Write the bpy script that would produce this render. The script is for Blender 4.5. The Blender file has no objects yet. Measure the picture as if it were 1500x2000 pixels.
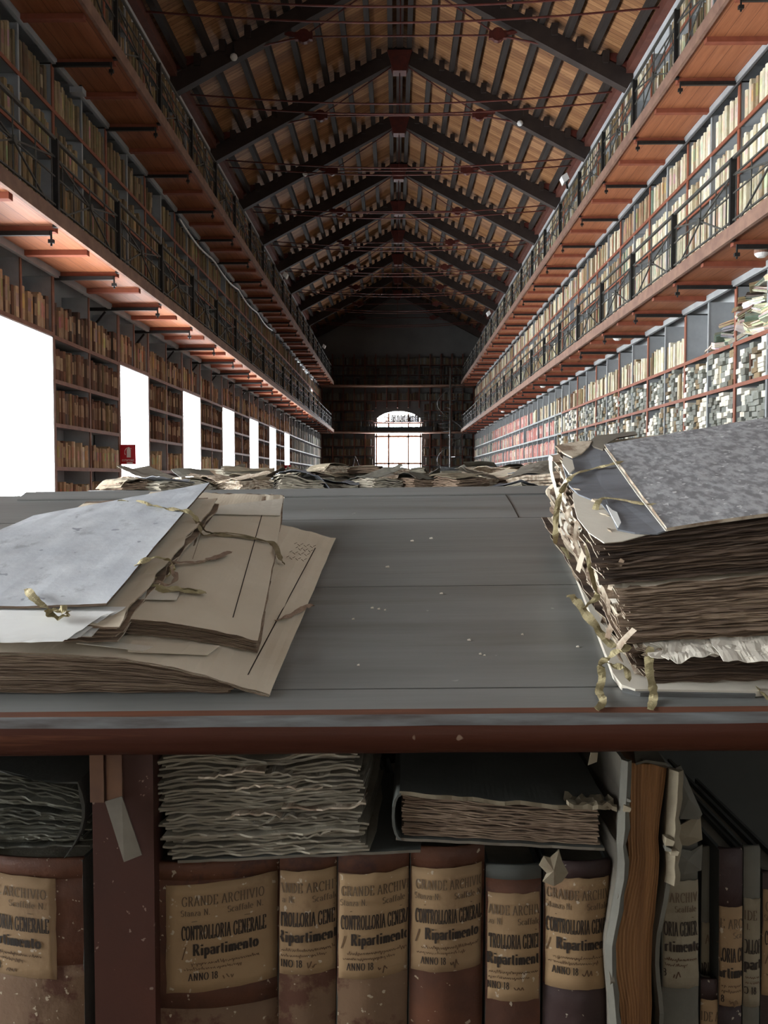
import bpy, math, random
from mathutils import Vector, Matrix, noise
sc = bpy.context.scene
COL = sc.collection
PI = math.pi
# ---------------------------------------------------------------- camera, light, exposure
F = 1620.0
EYE = Vector((0, 0, 1.6))
PITCH = math.atan(65 / F); YAW = math.atan(23 / F)
cam = bpy.data.objects.new('camera', bpy.data.cameras.new('camera')); COL.objects.link(cam)
cam.location = EYE; cam.rotation_euler = (PI / 2 - PITCH, 0, YAW)
cam.data.sensor_fit = 'VERTICAL'; cam.data.sensor_height = 24; cam.data.lens = F / 2000 * 24
cam.data.clip_start = .02; cam.data.clip_end = 300
sc.camera = cam
CR = cam.rotation_euler.to_matrix()
SKY = 40.0            # brightness of the daylit window panes
w = bpy.data.worlds.new('sky'); sc.world = w; w.use_nodes = True
w.node_tree.nodes['Background'].inputs[0].default_value = (.75, .85, 1, 1)
w.node_tree.nodes['Background'].inputs[1].default_value = .6
sc.view_settings.view_transform = 'Standard'; sc.view_settings.look = 'None'
sc.view_settings.gamma = 1; sc.view_settings.use_curve_mapping = False
sc.view_settings.exposure = 0.0
try:
    sc.cycles.max_bounces = 8; sc.cycles.diffuse_bounces = 2; sc.cycles.glossy_bounces = 3
    sc.cycles.sample_clamp_indirect = 4; sc.cycles.use_denoising = True
except Exception: pass

def ray(px, py): return (CR @ Vector(((px - 750) / F, -(py - 1000) / F, -1))).normalized()
def at(px, py, Y):
    d = ray(px, py); return EYE + d * (Y / d.y)
def project(p):
    q = CR.transposed() @ (Vector(p) - EYE)
    if q.z > -.05: return (-9999, -9999)
    return (750 + F * q.x / -q.z, 1000 - F * q.y / -q.z)

# ---------------------------------------------------------------- materials
def nodes_of(name):
    m = bpy.data.materials.new(name); m.use_nodes = True
    nt = m.node_tree; return m, nt, nt.nodes['Principled BSDF']
def lnk(nt, a, b): nt.links.new(a, b)
def c4(c): return (c[0], c[1], c[2], 1)
def mixc(nt, fac, a, b, blend='MIX'):
    n = nt.nodes.new('ShaderNodeMix'); n.data_type = 'RGBA'; n.blend_type = blend
    for i, v in ((0, fac), (6, a), (7, b)):
        if hasattr(v, 'is_linked') or hasattr(v, 'links'): lnk(nt, v, n.inputs[i])
        elif i == 0: n.inputs[0].default_value = v
        else: n.inputs[i].default_value = c4(v)
    return n.outputs[2]
def coords(nt, stretch=(1, 1, 1)):
    t = nt.nodes.new('ShaderNodeTexCoord'); mp = nt.nodes.new('ShaderNodeMapping')
    mp.inputs['Scale'].default_value = stretch
    lnk(nt, t.outputs['Object'], mp.inputs[0]); return mp.outputs[0]
def noise_n(nt, vec, scale, detail=4, rough=.6):
    n = nt.nodes.new('ShaderNodeTexNoise'); n.inputs['Scale'].default_value = scale
    n.inputs['Detail'].default_value = detail; n.inputs['Roughness'].default_value = rough
    lnk(nt, vec, n.inputs['Vector']); return n.outputs['Fac']
def ramp(nt, fac, a, b):
    n = nt.nodes.new('ShaderNodeMapRange'); n.inputs[1].default_value = a; n.inputs[2].default_value = b
    lnk(nt, fac, n.inputs[0]); return n.outputs[0]
def math_n(nt, op, a, b=0.0):
    n = nt.nodes.new('ShaderNodeMath'); n.operation = op
    for i, v in ((0, a), (1, b)):
        if isinstance(v, (int, float)): n.inputs[i].default_value = v
        else: lnk(nt, v, n.inputs[i])
    return n.outputs[0]
def M(name, c1, c2=None, scale=10, rough=.75, bump=0, bscale=None, attr=False, stretch=(1, 1, 1),
      specks=None, sscale=60, sthr=.72, stain=None, stscale=5, sta=.5, stb=.6, metal=0, spec=.3, lo=.35, hi=.65):
    m, nt, b = nodes_of(name)
    b.inputs['Roughness'].default_value = rough; b.inputs['Metallic'].default_value = metal
    b.inputs['Specular IOR Level'].default_value = spec
    v = coords(nt, stretch)
    if attr:
        a = nt.nodes.new('ShaderNodeAttribute'); a.attribute_name = 'tint'
        col = a.outputs['Color']
        if c2: col = mixc(nt, ramp(nt, noise_n(nt, v, scale), lo, hi), col, mixc(nt, 1.0, col, c2, 'MULTIPLY'))
    else:
        col = mixc(nt, ramp(nt, noise_n(nt, v, scale), lo, hi), c1, c2 or c1)
    if stain: col = mixc(nt, ramp(nt, noise_n(nt, v, stscale, 6, .7), sta, stb), col, stain)
    if specks:
        s = noise_n(nt, coords(nt), sscale, 2, .5)
        col = mixc(nt, ramp(nt, s, sthr, sthr + .03), col, specks)
    lnk(nt, col, b.inputs['Base Color'])
    if bump:
        bp = nt.nodes.new('ShaderNodeBump'); bp.inputs['Strength'].default_value = bump; bp.inputs['Distance'].default_value = .004
        lnk(nt, noise_n(nt, v, bscale or scale * 3, 6), bp.inputs['Height']); lnk(nt, bp.outputs[0], b.inputs['Normal'])
    return m
def planks(name, c1, c2, axis, width, grain=(1, 1, 1), rough=.7, spec=.3, gap=.05, knots=None):
    m, nt, b = nodes_of(name)
    b.inputs['Roughness'].default_value = rough; b.inputs['Specular IOR Level'].default_value = spec
    v = coords(nt); s = nt.nodes.new('ShaderNodeSeparateXYZ'); lnk(nt, v, s.inputs[0])
    q = math_n(nt, 'DIVIDE', s.outputs[axis], width)
    fl = math_n(nt, 'FLOOR', q); fr = math_n(nt, 'FRACT', q)
    wn = nt.nodes.new('ShaderNodeTexWhiteNoise'); wn.noise_dimensions = '1D'; lnk(nt, fl, wn.inputs['W'])
    col = mixc(nt, wn.outputs['Value'], c1, c2)
    g = ramp(nt, noise_n(nt, coords(nt, grain), 3, 5, .7), .3, .7)
    col = mixc(nt, g, col, mixc(nt, 1.0, col, (.62, .58, .55), 'MULTIPLY'))
    if knots: col = mixc(nt, ramp(nt, noise_n(nt, coords(nt, knots), 5, 2, .5), .66, .72), col, mixc(nt, 1.0, col, (.45, .4, .4), 'MULTIPLY'))
    col = mixc(nt, math_n(nt, 'LESS_THAN', fr, gap), col, mixc(nt, 1.0, col, (.25, .22, .2), 'MULTIPLY'))
    lnk(nt, col, b.inputs['Base Color']); return m
def emit(name, c, s):
    m = bpy.data.materials.new(name); m.use_nodes = True; nt = m.node_tree; nt.nodes.clear()
    e = nt.nodes.new('ShaderNodeEmission'); e.inputs[0].default_value = c4(c); e.inputs[1].default_value = s
    o = nt.nodes.new('ShaderNodeOutputMaterial'); lnk(nt, e.outputs[0], o.inputs[0]); return m

mt = {}
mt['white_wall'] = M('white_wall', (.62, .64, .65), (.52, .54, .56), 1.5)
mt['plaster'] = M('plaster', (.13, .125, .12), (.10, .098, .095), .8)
mt['floor'] = planks('floor_boards', (.10, .07, .05), (.14, .10, .07), 0, .2, (3, .4, 1), .6)
mt['roof_boards'] = planks('roof_boards', (.26, .12, .052), (.46, .235, .105), 1, .13, (.6, 9, .6), .75, .2, .07, (1, 5, 1))
mt['deck'] = planks('deck_boards', (.33, .115, .05), (.43, .165, .08), 0, .19, (8, .5, 2), .55, .35, .03)
mt['deck_batten'] = M('deck_batten', (.26, .075, .04), (.20, .055, .03), 6)
mt['deck_edge'] = M('deck_edge', (.17, .095, .07), (.24, .14, .10), 5)
mt['beam_red'] = M('beam_red', (.13, .042, .027), (.09, .03, .02), 4)
mt['timber'] = M('dark_timber', (.030, .020, .017), (.042, .028, .022), 3, .8)
mt['purlin'] = M('purlin_timber', (.040, .030, .025), (.028, .021, .018), 3, .8, stretch=(4, .4, 4))
mt['iron_red'] = M('red_iron', (.11, .022, .014), (.07, .016, .012), 6, .6)
mt['iron'] = M('black_iron', (.012, .012, .012), (.02, .019, .018), 20, .45)
mt['rail'] = M('rail_iron', (.05, .05, .045), (.08, .075, .065), 20, .5)
mt['trim_red'] = M('shelf_trim', (.27, .088, .048), (.20, .068, .04), 5, .6)
mt['trim_brown'] = M('shelf_trim_brown', (.20, .095, .06), (.14, .065, .042), 5, .6)
mt['shelf_paint'] = M('grey_shelf_paint', (.33, .34, .345), (.27, .28, .285), 3, .6)
mt['book'] = M('aged_binding', None, (.74, .71, .64), 14, .8, attr=True, stretch=(1, 1, .5), lo=.4, hi=.7)
mt['sky'] = emit('daylight_pane', (.93, .97, 1.0), SKY)
mt['fill_back'] = emit('fill_glow_back', (1.0, .88, .72), 4.0)  # glow of the added panel behind the camera
mt['fill_high'] = emit('fill_glow_high', (.95, .97, 1.0), 4.0)  # glow of the added panel high on the left wall
mt['sky_small'] = emit('daylight_gap', (1, 1, 1), 3.0)
mt['frame'] = M('window_frame', (.32, .13, .06), (.26, .10, .05), 5)
mt['sign_red'] = M('sign_red', (.42, .012, .02), (.38, .012, .02), 5, .4)
mt['white'] = M('white_plastic', (.8, .8, .78), (.75, .75, .73), 5, .4)
mt['gray_paint'] = M('grey_painted_board', (.155, .155, .147), (.222, .224, .216), 3, .33, .12, 40, stretch=(.35, 6, 1),
                     stain=(.13, .125, .11), stscale=2.2, sta=.55, stb=.72, spec=.5, specks=(.36, .35, .32), sscale=38, sthr=.76)
mt['bare_wood'] = M('bare_red_wood', (.16, .06, .032), (.08, .038, .026), 14, .6, .15, 60, stretch=(.2, 3, 3))
mt['nosing'] = M('dusty_red_wood', (.034, .010, .006), (.062, .020, .011), 9, .42, .2, 50, stretch=(.15, 3, 3), spec=.12, specks=(.2, .13, .09), sscale=45, sthr=.74, stain=(.11, .04, .02), stscale=5, sta=.6, stb=.66)
mt['post'] = M('red_brown_post', (.058, .018, .010), (.04, .014, .009), 4, .55, .1, 60, specks=(.19, .13, .10), sscale=110, sthr=.70)
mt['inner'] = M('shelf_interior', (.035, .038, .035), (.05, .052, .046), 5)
mt['dust'] = M('grey_dust', (.15, .155, .152), (.065, .055, .05), 30, .95, stretch=(.3, 2, 2), lo=.3, hi=.7)
mt['paper_tan'] = M('aged_tan_paper', (.55, .47, .355), (.63, .55, .43), 6, .85, .25, 14, stain=(.30, .21, .14), stscale=5, sta=.62, stb=.78, specks=(.2, .14, .09), sscale=70, sthr=.78)
mt['paper_pale'] = M('pale_paper', (.55, .50, .415), (.64, .59, .50), 6, .85, .25, 20)
mt['paper_white'] = M('white_paper', (.72, .72, .70), (.78, .78, .75), 6, .8, .15, 20)
mt['edge_brown'] = M('page_edges', (.13, .085, .058), (.31, .225, .155), 26, .9, .5, 200, stretch=(.35, .35, 7))
mt['edge_dark'] = M('dark_page_edges', (.035, .022, .016), (.15, .10, .068), 20, .9, .5, 200, stretch=(.3, .3, 8))
mt['torn'] = M('torn_page_edges', (.50, .42, .32), (.22, .155, .105), 30, .9, .6, 90, lo=.42, hi=.62)
mt['page_gray'] = M('dusty_page_edges', (.36, .32, .245), (.17, .15, .115), 22, .95, .6, 150, stretch=(.3, .3, 6))
mt['page_green'] = M('mouldy_page_edges', (.20, .20, .16), (.07, .07, .058), 22, .95, .6, 150, stretch=(.3, .3, 6))
mt['board_grey'] = M('pale_marbled_board', (.42, .44, .47), (.56, .58, .60), 16, .5, .15, 60, stretch=(1, 1, 1), stain=(.34, .35, .37), stscale=26, sta=.58, stb=.68, spec=.4, specks=(.27, .28, .31), sscale=42, sthr=.70)
mt['board_speck'] = M('speckled_board', (.155, .155, .16), (.30, .30, .305), 110, .6, .15, 120, stretch=(1, .45, 1), lo=.42, hi=.6, specks=(.46, .45, .45), sscale=110, sthr=.66)
mt['cloth_grey'] = M('grey_spine_cloth', (.17, .18, .20), (.11, .112, .12), 9, .6, .3, 30, stretch=(1, 3, 1), lo=.4, hi=.7)
mt['ribbon'] = M('olive_tape', (.24, .20, .10), (.40, .335, .19), 30, .8, .4, 300)
mt['ribbon_dark'] = M('dark_olive_tape', (.16, .13, .07), (.24, .19, .11), 30, .8, .4, 300)
mt['ribbon_brown'] = M('brown_tape', (.24, .165, .115), (.30, .21, .15), 30, .8, .4, 300)
mt['leather'] = M('brown_leather', (.105, .040, .020), (.06, .025, .015), 12, .6, .35, 60, specks=(.33, .27, .2), sscale=130, sthr=.69, stain=(.045, .02, .016), stscale=8, sta=.55, stb=.62)
mt['leather_tan'] = M('worn_tan_leather', (.165, .10, .057), (.125, .074, .043), 9, .75, .35, 60, specks=(.38, .31, .22), sscale=120, sthr=.665, stain=(.085, .035, .02), stscale=11, sta=.54, stb=.60)
mt['leather_dark'] = M('dark_leather', (.04, .022, .020), (.028, .016, .015), 12, .6, .35, 60, specks=(.3, .26, .2), sscale=130, sthr=.69)
mt['label'] = M('paper_label', (.285, .185, .095), (.235, .15, .08), 7, .8, .2, 60, specks=(.42, .34, .25), sscale=110, sthr=.675, stain=(.18, .105, .055), stscale=9, sta=.6, stb=.7)
mt['label_pale'] = M('faded_label', (.225, .19, .13), (.16, .13, .085), 12, .85, .3, 60, stain=(.15, .11, .07), stscale=10, sta=.58, stb=.68)
mt['vellum'] = M('grey_vellum', (.12, .112, .088), (.08, .075, .06), 10, .7, .3, 40, stain=(.06, .055, .045), stscale=8, sta=.6, stb=.7)
mt['cover_dusty'] = M('dusty_cover', (.09, .092, .082), (.065, .068, .06), 6, .9, .2, 80)
mt['ink'] = M('black_ink', (.022, .016, .011), (.03, .02, .014), 30, .8)
mt['ink_faded'] = M('faded_ink', (.08, .052, .03), (.11, .075, .045), 30, .8)
mt['ink_hand'] = M('brown_ink', (.07, .038, .02), (.12, .07, .035), 30, .8)
mt['pages_orange'] = M('orange_brown_pages', (.42, .215, .09), (.25, .125, .055), 18, .85, .6, 260, stretch=(9, .3, .25))
mt['scrap'] = M('grey_scrap', (.15, .13, .10), (.11, .095, .075), 20, .9)
mt['tag_wood'] = M('pale_batten', (.15, .075, .04), (.09, .045, .028), 14, .8)

# ---------------------------------------------------------------- mesh helpers
class MB:
    def __init__(s): s.v = []; s.f = []; s.m = []; s.c = []
    def face(s, idx, m=0, c=None): s.f.append(tuple(idx)); s.m.append(m); s.c.append(c)
    def pts(s, ps):
        n = len(s.v); s.v.extend([tuple(p) for p in ps]); return n
    def hexa(s, p, m=0, c=None):
        n = s.pts(p)
        for q in ((3, 2, 1, 0), (4, 5, 6, 7), (0, 1, 5, 4), (1, 2, 6, 5), (2, 3, 7, 6), (3, 0, 4, 7)): s.face([n + i for i in q], m, c)
    def box(s, a, b, m=0, c=None):
        x0, x1 = sorted((a[0], b[0])); y0, y1 = sorted((a[1], b[1])); z0, z1 = sorted((a[2], b[2]))
        s.hexa([(x0, y0, z0), (x1, y0, z0), (x1, y1, z0), (x0, y1, z0), (x0, y0, z1), (x1, y0, z1), (x1, y1, z1), (x0, y1, z1)], m, c)
    def bar(s, p, q, wd, ht=None, m=0, up=Vector((0, 0, 1))):
        p = Vector(p); q = Vector(q); d = (q - p).normalized()
        if abs(d.dot(up)) > .99: up = Vector((0, 1, 0))
        a = d.cross(up).normalized(); b = a.cross(d); ht = ht or wd
        a *= wd / 2; b *= ht / 2
        s.hexa([p - a - b, p + a - b, q + a - b, q - a - b, p - a + b, p + a + b, q + a + b, q - a + b], m)
    def tube(s, pts, r, n=8, m=0):
        pts = [Vector(p) for p in pts]; rings = []
        for i, p in enumerate(pts):
            d = (pts[min(i + 1, len(pts) - 1)] - pts[max(i - 1, 0)]).normalized()
            up = Vector((0, 0, 1)) if abs(d.z) < .95 else Vector((0, 1, 0))
            a = d.cross(up).normalized(); b = a.cross(d)
            rr = r[i] if isinstance(r, (list, tuple)) else r
            rings.append(s.pts([p + (a * math.cos(2 * PI * k / n) + b * math.sin(2 * PI * k / n)) * rr for k in range(n)]))
        for i in range(len(pts) - 1):
            for k in range(n):
                s.face([rings[i] + k, rings[i] + (k + 1) % n, rings[i + 1] + (k + 1) % n, rings[i + 1] + k], m)
        s.face([rings[0] + k for k in range(n)][::-1], m); s.face([rings[-1] + k for k in range(n)], m)
    def extrude(s, prof, f0, f1, m=0):
        a = s.pts([f0(*p) for p in prof]); b = s.pts([f1(*p) for p in prof]); n = len(prof)
        for i in range(n): s.face([a + i, a + (i + 1) % n, b + (i + 1) % n, b + i], m)
        s.face([a + i for i in range(n)][::-1], m); s.face([b + i for i in range(n)], m)
    def mesh(s, name, mats, smooth=False):
        me = bpy.data.meshes.new(name); me.from_pydata(s.v, [], s.f)
        for x in (mats if isinstance(mats, (list, tuple)) else [mats]): me.materials.append(x)
        me.polygons.foreach_set('material_index', s.m)
        if any(c is not None for c in s.c):
            at_ = me.color_attributes.new('tint', 'FLOAT_COLOR', 'CORNER'); buf = []
            for f, c in zip(s.f, s.c):
                c = c or (.3, .3, .3)
                buf.extend((c[0], c[1], c[2], 1) * len(f))
            at_.data.foreach_set('color', buf)
        if smooth: me.polygons.foreach_set('use_smooth', [True] * len(s.f))
        me.update(); return me
    def build(s, name, mats, parent=None, smooth=False):
        o = bpy.data.objects.new(name, s.mesh(name, mats, smooth)); COL.objects.link(o)
        if parent: o.parent = parent
        return o
def tag(o, label=None, cat=None, group=None, kind=None):
    if label: o['label'] = label
    if cat: o['category'] = cat
    if group: o['group'] = group
    if kind: o['kind'] = kind
    return o
def thing(name, label, cat, group=None, loc=(0, 0, 0)):
    o = bpy.data.objects.new(name, None); COL.objects.link(o); o.empty_display_size = .1; o.location = loc
    return tag(o, label, cat, group)
def struct(name, mb, m, smooth=False): return tag(mb.build(name, m, None, smooth), kind='structure')
def inst(name, me, parent=None, loc=(0, 0, 0)):
    o = bpy.data.objects.new(name, me); COL.objects.link(o); o.location = loc
    if parent: o.parent = parent
    return o
def ordn(n):
    small = ['', 'first', 'second', 'third', 'fourth', 'fifth', 'sixth', 'seventh', 'eighth', 'ninth', 'tenth', 'eleventh', 'twelfth']
    if n <= 12: return small[n]
    return '%d%s' % (n, 'th' if 10 <= n % 100 <= 20 else {1: 'st', 2: 'nd', 3: 'rd'}.get(n % 10, 'th'))

# ---------------------------------------------------------------- dimensions of the hall
XF = {-1: -4.60, 1: 4.81}       # face of the wall bookcases
XW = {-1: -5.04, 1: 5.25}       # walls
XD = {-1: -3.72, 1: 3.90}       # gallery edge
CX = .10; YE = 52.0; YB = -7.0
DK = {1: (4.37, 4.47), 2: (7.20, 7.30)}
EAVE = 10.80; RIDGE = 13.53
WALLN = {-1: 'the window wall', 1: 'the wall opposite the windows'}
WS0 = 13.83; WP = 4.10; WW = 1.61
WINS = [(-.35, 2.3), (5.63, WW), (9.30, 1.85)] + [(WS0 + WP * k, WW) for k in range(0, 6)]
WH = 3.53; WSILL = .25

# ---------------------------------------------------------------- shell
b = MB(); b.box((XW[-1] - .4, YB, -.1), (XW[1] + .4, YE + .5, 0)); struct('floor', b, mt['floor'])
def wall_with_holes(x0, x1, holes, name):
    b = MB(); ys = YB
    for (a, c, z0, z1) in sorted(holes):
        b.box((x0, ys, 0), (x1, a, EAVE)); b.box((x0, a, 0), (x1, c, z0)); b.box((x0, a, z1), (x1, c, EAVE)); ys = c
    b.box((x0, ys, 0), (x1, YE + .4, EAVE)); return struct(name, b, mt['white_wall'])
holes = [(s, s + w_, WSILL, WH) for s, w_ in WINS]
UPW = [(41.2, 42.6, 6.55, 7.15), (45.0, 46.0, 6.2, 7.1)]
wall_with_holes(XW[-1] - .35, XW[-1], holes + UPW, 'wall_left')
b = MB(); b.box((XW[1], YB, 0), (XW[1] + .35, YE + .4, EAVE)); struct('wall_right', b, mt['white_wall'])
b = MB(); b.box((XW[-1] - .4, YB - .3, 0), (XW[1] + .4, YB, RIDGE + .3)); struct('wall_back', b, mt['white_wall'])
b = MB(); b.box((-.9, YB + .01, 1.2), (1.1, YB + .02, 3.6)); struct('window_15', b, mt['fill_back'])  # unseen glowing panel, added to brighten the cabinet front
b = MB(); b.box((XW[-1] + .02, 1.7, 5.0), (XW[-1] + .03, 4.7, 7.2)); struct('window_14', b, mt['fill_high'])  # unseen glowing panel, added high up to light the desk top
# end wall with the tall arched opening
DX0, DX1, DZ = -1.28, 1.62, 5.10
b = MB()
n0 = 16; cxm = (DX0 + DX1) / 2; rr = (DX1 - DX0) / 2
b.box((XW[-1] - .4, YE, 0), (DX0, YE + .4, RIDGE)); b.box((DX1, YE, 0), (XW[1] + .4, YE + .4, RIDGE))
b.box((DX0, YE, DZ + .74), (DX1, YE + .4, RIDGE))
for i in range(n0):
    a0 = PI - PI * i / n0; a1 = PI - PI * (i + 1) / n0
    xa, xb = cxm + rr * math.cos(a0), cxm + rr * math.cos(a1); za, zb = DZ + .72 * math.sin(a0), DZ + .72 * math.sin(a1)
    b.hexa([(xa, YE, za), (xb, YE, zb), (xb, YE + .4, zb), (xa, YE + .4, za), (xa, YE, DZ + .74), (xb, YE, DZ + .74), (xb, YE + .4, DZ + .74), (xa, YE + .4, DZ + .74)])
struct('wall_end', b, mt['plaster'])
root = tag(bpy.data.objects.new('window_11', None), kind='structure'); COL.objects.link(root)
b = MB()
for x in (DX0 + .06, cxm - .62, cxm + .62, DX1 - .06): b.box((x - .05, YE + .16, 0), (x + .05, YE + .26, DZ + .6))
b.box((cxm - .03, YE + .17, 0), (cxm + .03, YE + .25, 4.2))
for z in (2.55, 4.25, DZ): b.box((DX0, YE + .16, z - .06), (DX1, YE + .26, z + .06))
for k in range(-3, 4):
    b.bar((cxm, YE + .21, DZ), (cxm + rr * math.sin(k * .42), YE + .21, DZ + .72 * math.cos(k * .42)), .05, .05)
b.build('window_frame', mt['frame'], root)
b = MB(); b.box((DX0, YE + .3, 0), (DX1, YE + .32, DZ + .73)); b.build('pane', mt['sky'], root)
# roof
b = MB(); T = .12
for s in (-1, 1):
    x = XW[s] + s * .45; zz = EAVE - .45 * (RIDGE - EAVE) / (abs(XW[s] - CX))
    pr = [(x, zz), (CX, RIDGE), (CX, RIDGE + T), (x, zz + T)]
    b.extrude(pr, lambda u, v: (u, YB, v), lambda u, v: (u, YE + .4, v))
struct('ceiling', b, mt['roof_boards'])
SL = {s: (RIDGE - EAVE) / abs(XW[s] - CX) for s in (-1, 1)}
def roofz(x, s): return RIDGE - SL[s] * abs(x - CX)
# eave beams
for s, nm in ((-1, 'left'), (1, 'right')):
    b = MB(); b.box((XW[s] - s * .16, YB, EAVE - .24), (XW[s] + s * .02, YE, EAVE - .02)); struct('trim_1' if s < 0 else 'trim_2', b, mt['beam_red'])
# side windows
for i, (ys, WW_) in enumerate(WINS):
    root = tag(bpy.data.objects.new('window_%d' % (i + 1), None), kind='structure'); COL.objects.link(root)
    x = XF[-1] - .0
    b = MB()
    for (y0, y1, z0, z1) in ((ys, ys + .035, WSILL, WH), (ys + WW_ - .035, ys + WW_, WSILL, WH), (ys, ys + WW_, WSILL - .08, WSILL), (ys, ys + WW_, WH - .04, WH)):
        b.box((x - .44, y0, z0), (x + .004, y1, z1))
    b.build('window_frame', mt['white_wall'], root)
    b = MB(); b.box((x - .26, ys + .03, WSILL), (x - .25, ys + WW_ - .03, WH - .03)); b.build('pane', mt['sky'], root)
for i, (a, c, z0, z1) in enumerate(UPW):
    b = MB(); b.box((XW[-1] - .2, a, z0), (XW[-1] - .19, c, z1)); struct('window_%d' % (12 + i), b, mt['sky'])

# ---------------------------------------------------------------- roof trusses
TY = [14.85 + 4.05 * k for k in range(0, 10)]
def truss(Y, lab):
    t = thing('roof_truss', lab, 'truss', 'timber and iron trusses under the roof')
    for s in (-1, 1):
        foot = Vector((XW[s] - s * .05, Y, roofz(XW[s], s) - .42)); top = Vector((CX, Y, RIDGE - .44))
        b = MB(); b.bar(foot, top, .22, .36)
        # cleats on the back of the rafter
        for k in range(1, 9):
            p = foot.lerp(top, k / 9.0); b.box((p.x - .07, Y - .16, p.z + .1), (p.x + .07, Y + .16, p.z + .36))
        b.build('rafter', mt['timber'], t)
        mid = foot.lerp(top, .5); node = Vector((CX + (XW[s] - CX) * .42, Y, 11.46))
        mid = Vector((CX + (XW[s] - CX) * .52, Y, 0)); mid.z = roofz(mid.x, s) - .55
        b = MB(); b.tube([mid, mid.lerp(node, .5), node], [.035, .06, .035], 8); b.build('strut', mt['iron_red'], t)
        b = MB(); b.tube([node + Vector((0, -.06, 0)), node + Vector((0, .06, 0))], .15, 12)
        b.box((node.x - .2, Y - .05, node.z - .08), (node.x + .2, Y + .05, node.z + .08)); b.build('node_plate', mt['iron_red'], t)
        shoe = Vector((XW[s] - s * .55, Y, 10.96))
        b = MB(); b.hexa([shoe + Vector((-.05 * s, -.09, -.06)), shoe + Vector((-.05 * s, .09, -.06)), (XW[s], Y + .16, 10.62), (XW[s], Y - .16, 10.62),
                          shoe + Vector((-.05 * s, -.09, .06)), shoe + Vector((-.05 * s, .09, .06)), (XW[s], Y + .16, 10.95), (XW[s], Y - .16, 10.95)])
        b.build('shoe', mt['iron_red'], t)
        b = MB(); b.tube([shoe, node], .022, 6); b.build('tie_rod', mt['iron_red'], t)
        b = MB(); b.tube([node, (CX + s * .1, Y, RIDGE - .7)], .016, 6); b.build('tie_rod', mt['iron_red'], t)
    n = [Vector((CX + (XW[s] - CX) * .42, Y, 11.46)) for s in (-1, 1)]
    b = MB(); b.tube(n, .02, 6); b.build('tie_rod', mt['iron_red'], t)
    b = MB(); b.tube([(CX, Y, RIDGE - .5), (CX, Y, 11.46)], .014, 6); b.build('hanger_rod', mt['iron_red'], t)
    b = MB(); b.hexa([(CX - .18, Y - .16, RIDGE - .95), (CX + .18, Y - .16, RIDGE - .95), (CX + .18, Y + .16, RIDGE - .95), (CX - .18, Y + .16, RIDGE - .95),
                      (CX - .34, Y - .2, RIDGE - .42), (CX + .34, Y - .2, RIDGE - .42), (CX + .34, Y + .2, RIDGE - .42), (CX - .34, Y + .2, RIDGE - .42)])
    b.build('king_block', mt['iron_red'], t)
for i, Y in enumerate(TY):
    truss(Y, 'dark timber roof truss with red iron rods, %s counted from the near end' % ordn(i + 1))
for i, Y in enumerate(TY[:-1]):
    for j in (0, 1):
        Yt = Y + 1.1 + .55 * j; b = MB()
        b.tube([(XW[-1] + (XW[1] - XW[-1]) * k / 12, Yt, EAVE - .08 - .26 * math.sin(PI * k / 12)) for k in range(13)], .02, 6)
        tag(b.build('wall_tie_rod', mt['iron_red']), 'thin red iron rod spanning the hall, %s of the pair beyond the %s truss' % (('nearer', 'farther')[j], ordn(i + 1)), 'tie rod', 'iron rods spanning between the walls')
for s in (-1, 1):
    for k in range(9):
        x = CX + (XW[s] - CX) * (k + .45) / 9.0; z = roofz(x, s)
        b = MB(); b.box((x - .065, 10, z - .23), (x + .065, YE, z - .045))
        tag(b.build('purlin', mt['purlin']), '%s grey-brown purlin below the ridge, roof slope above %s' % (ordn(k + 1), WALLN[s]), 'purlin', 'purlins under the roof boards')
b = MB(); b.box((CX - .09, 10, RIDGE - .36), (CX + .09, YE, RIDGE - .04)); tag(b.build('ridge_beam', mt['timber']), 'dark ridge beam along the top of the roof', 'beam')

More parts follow.
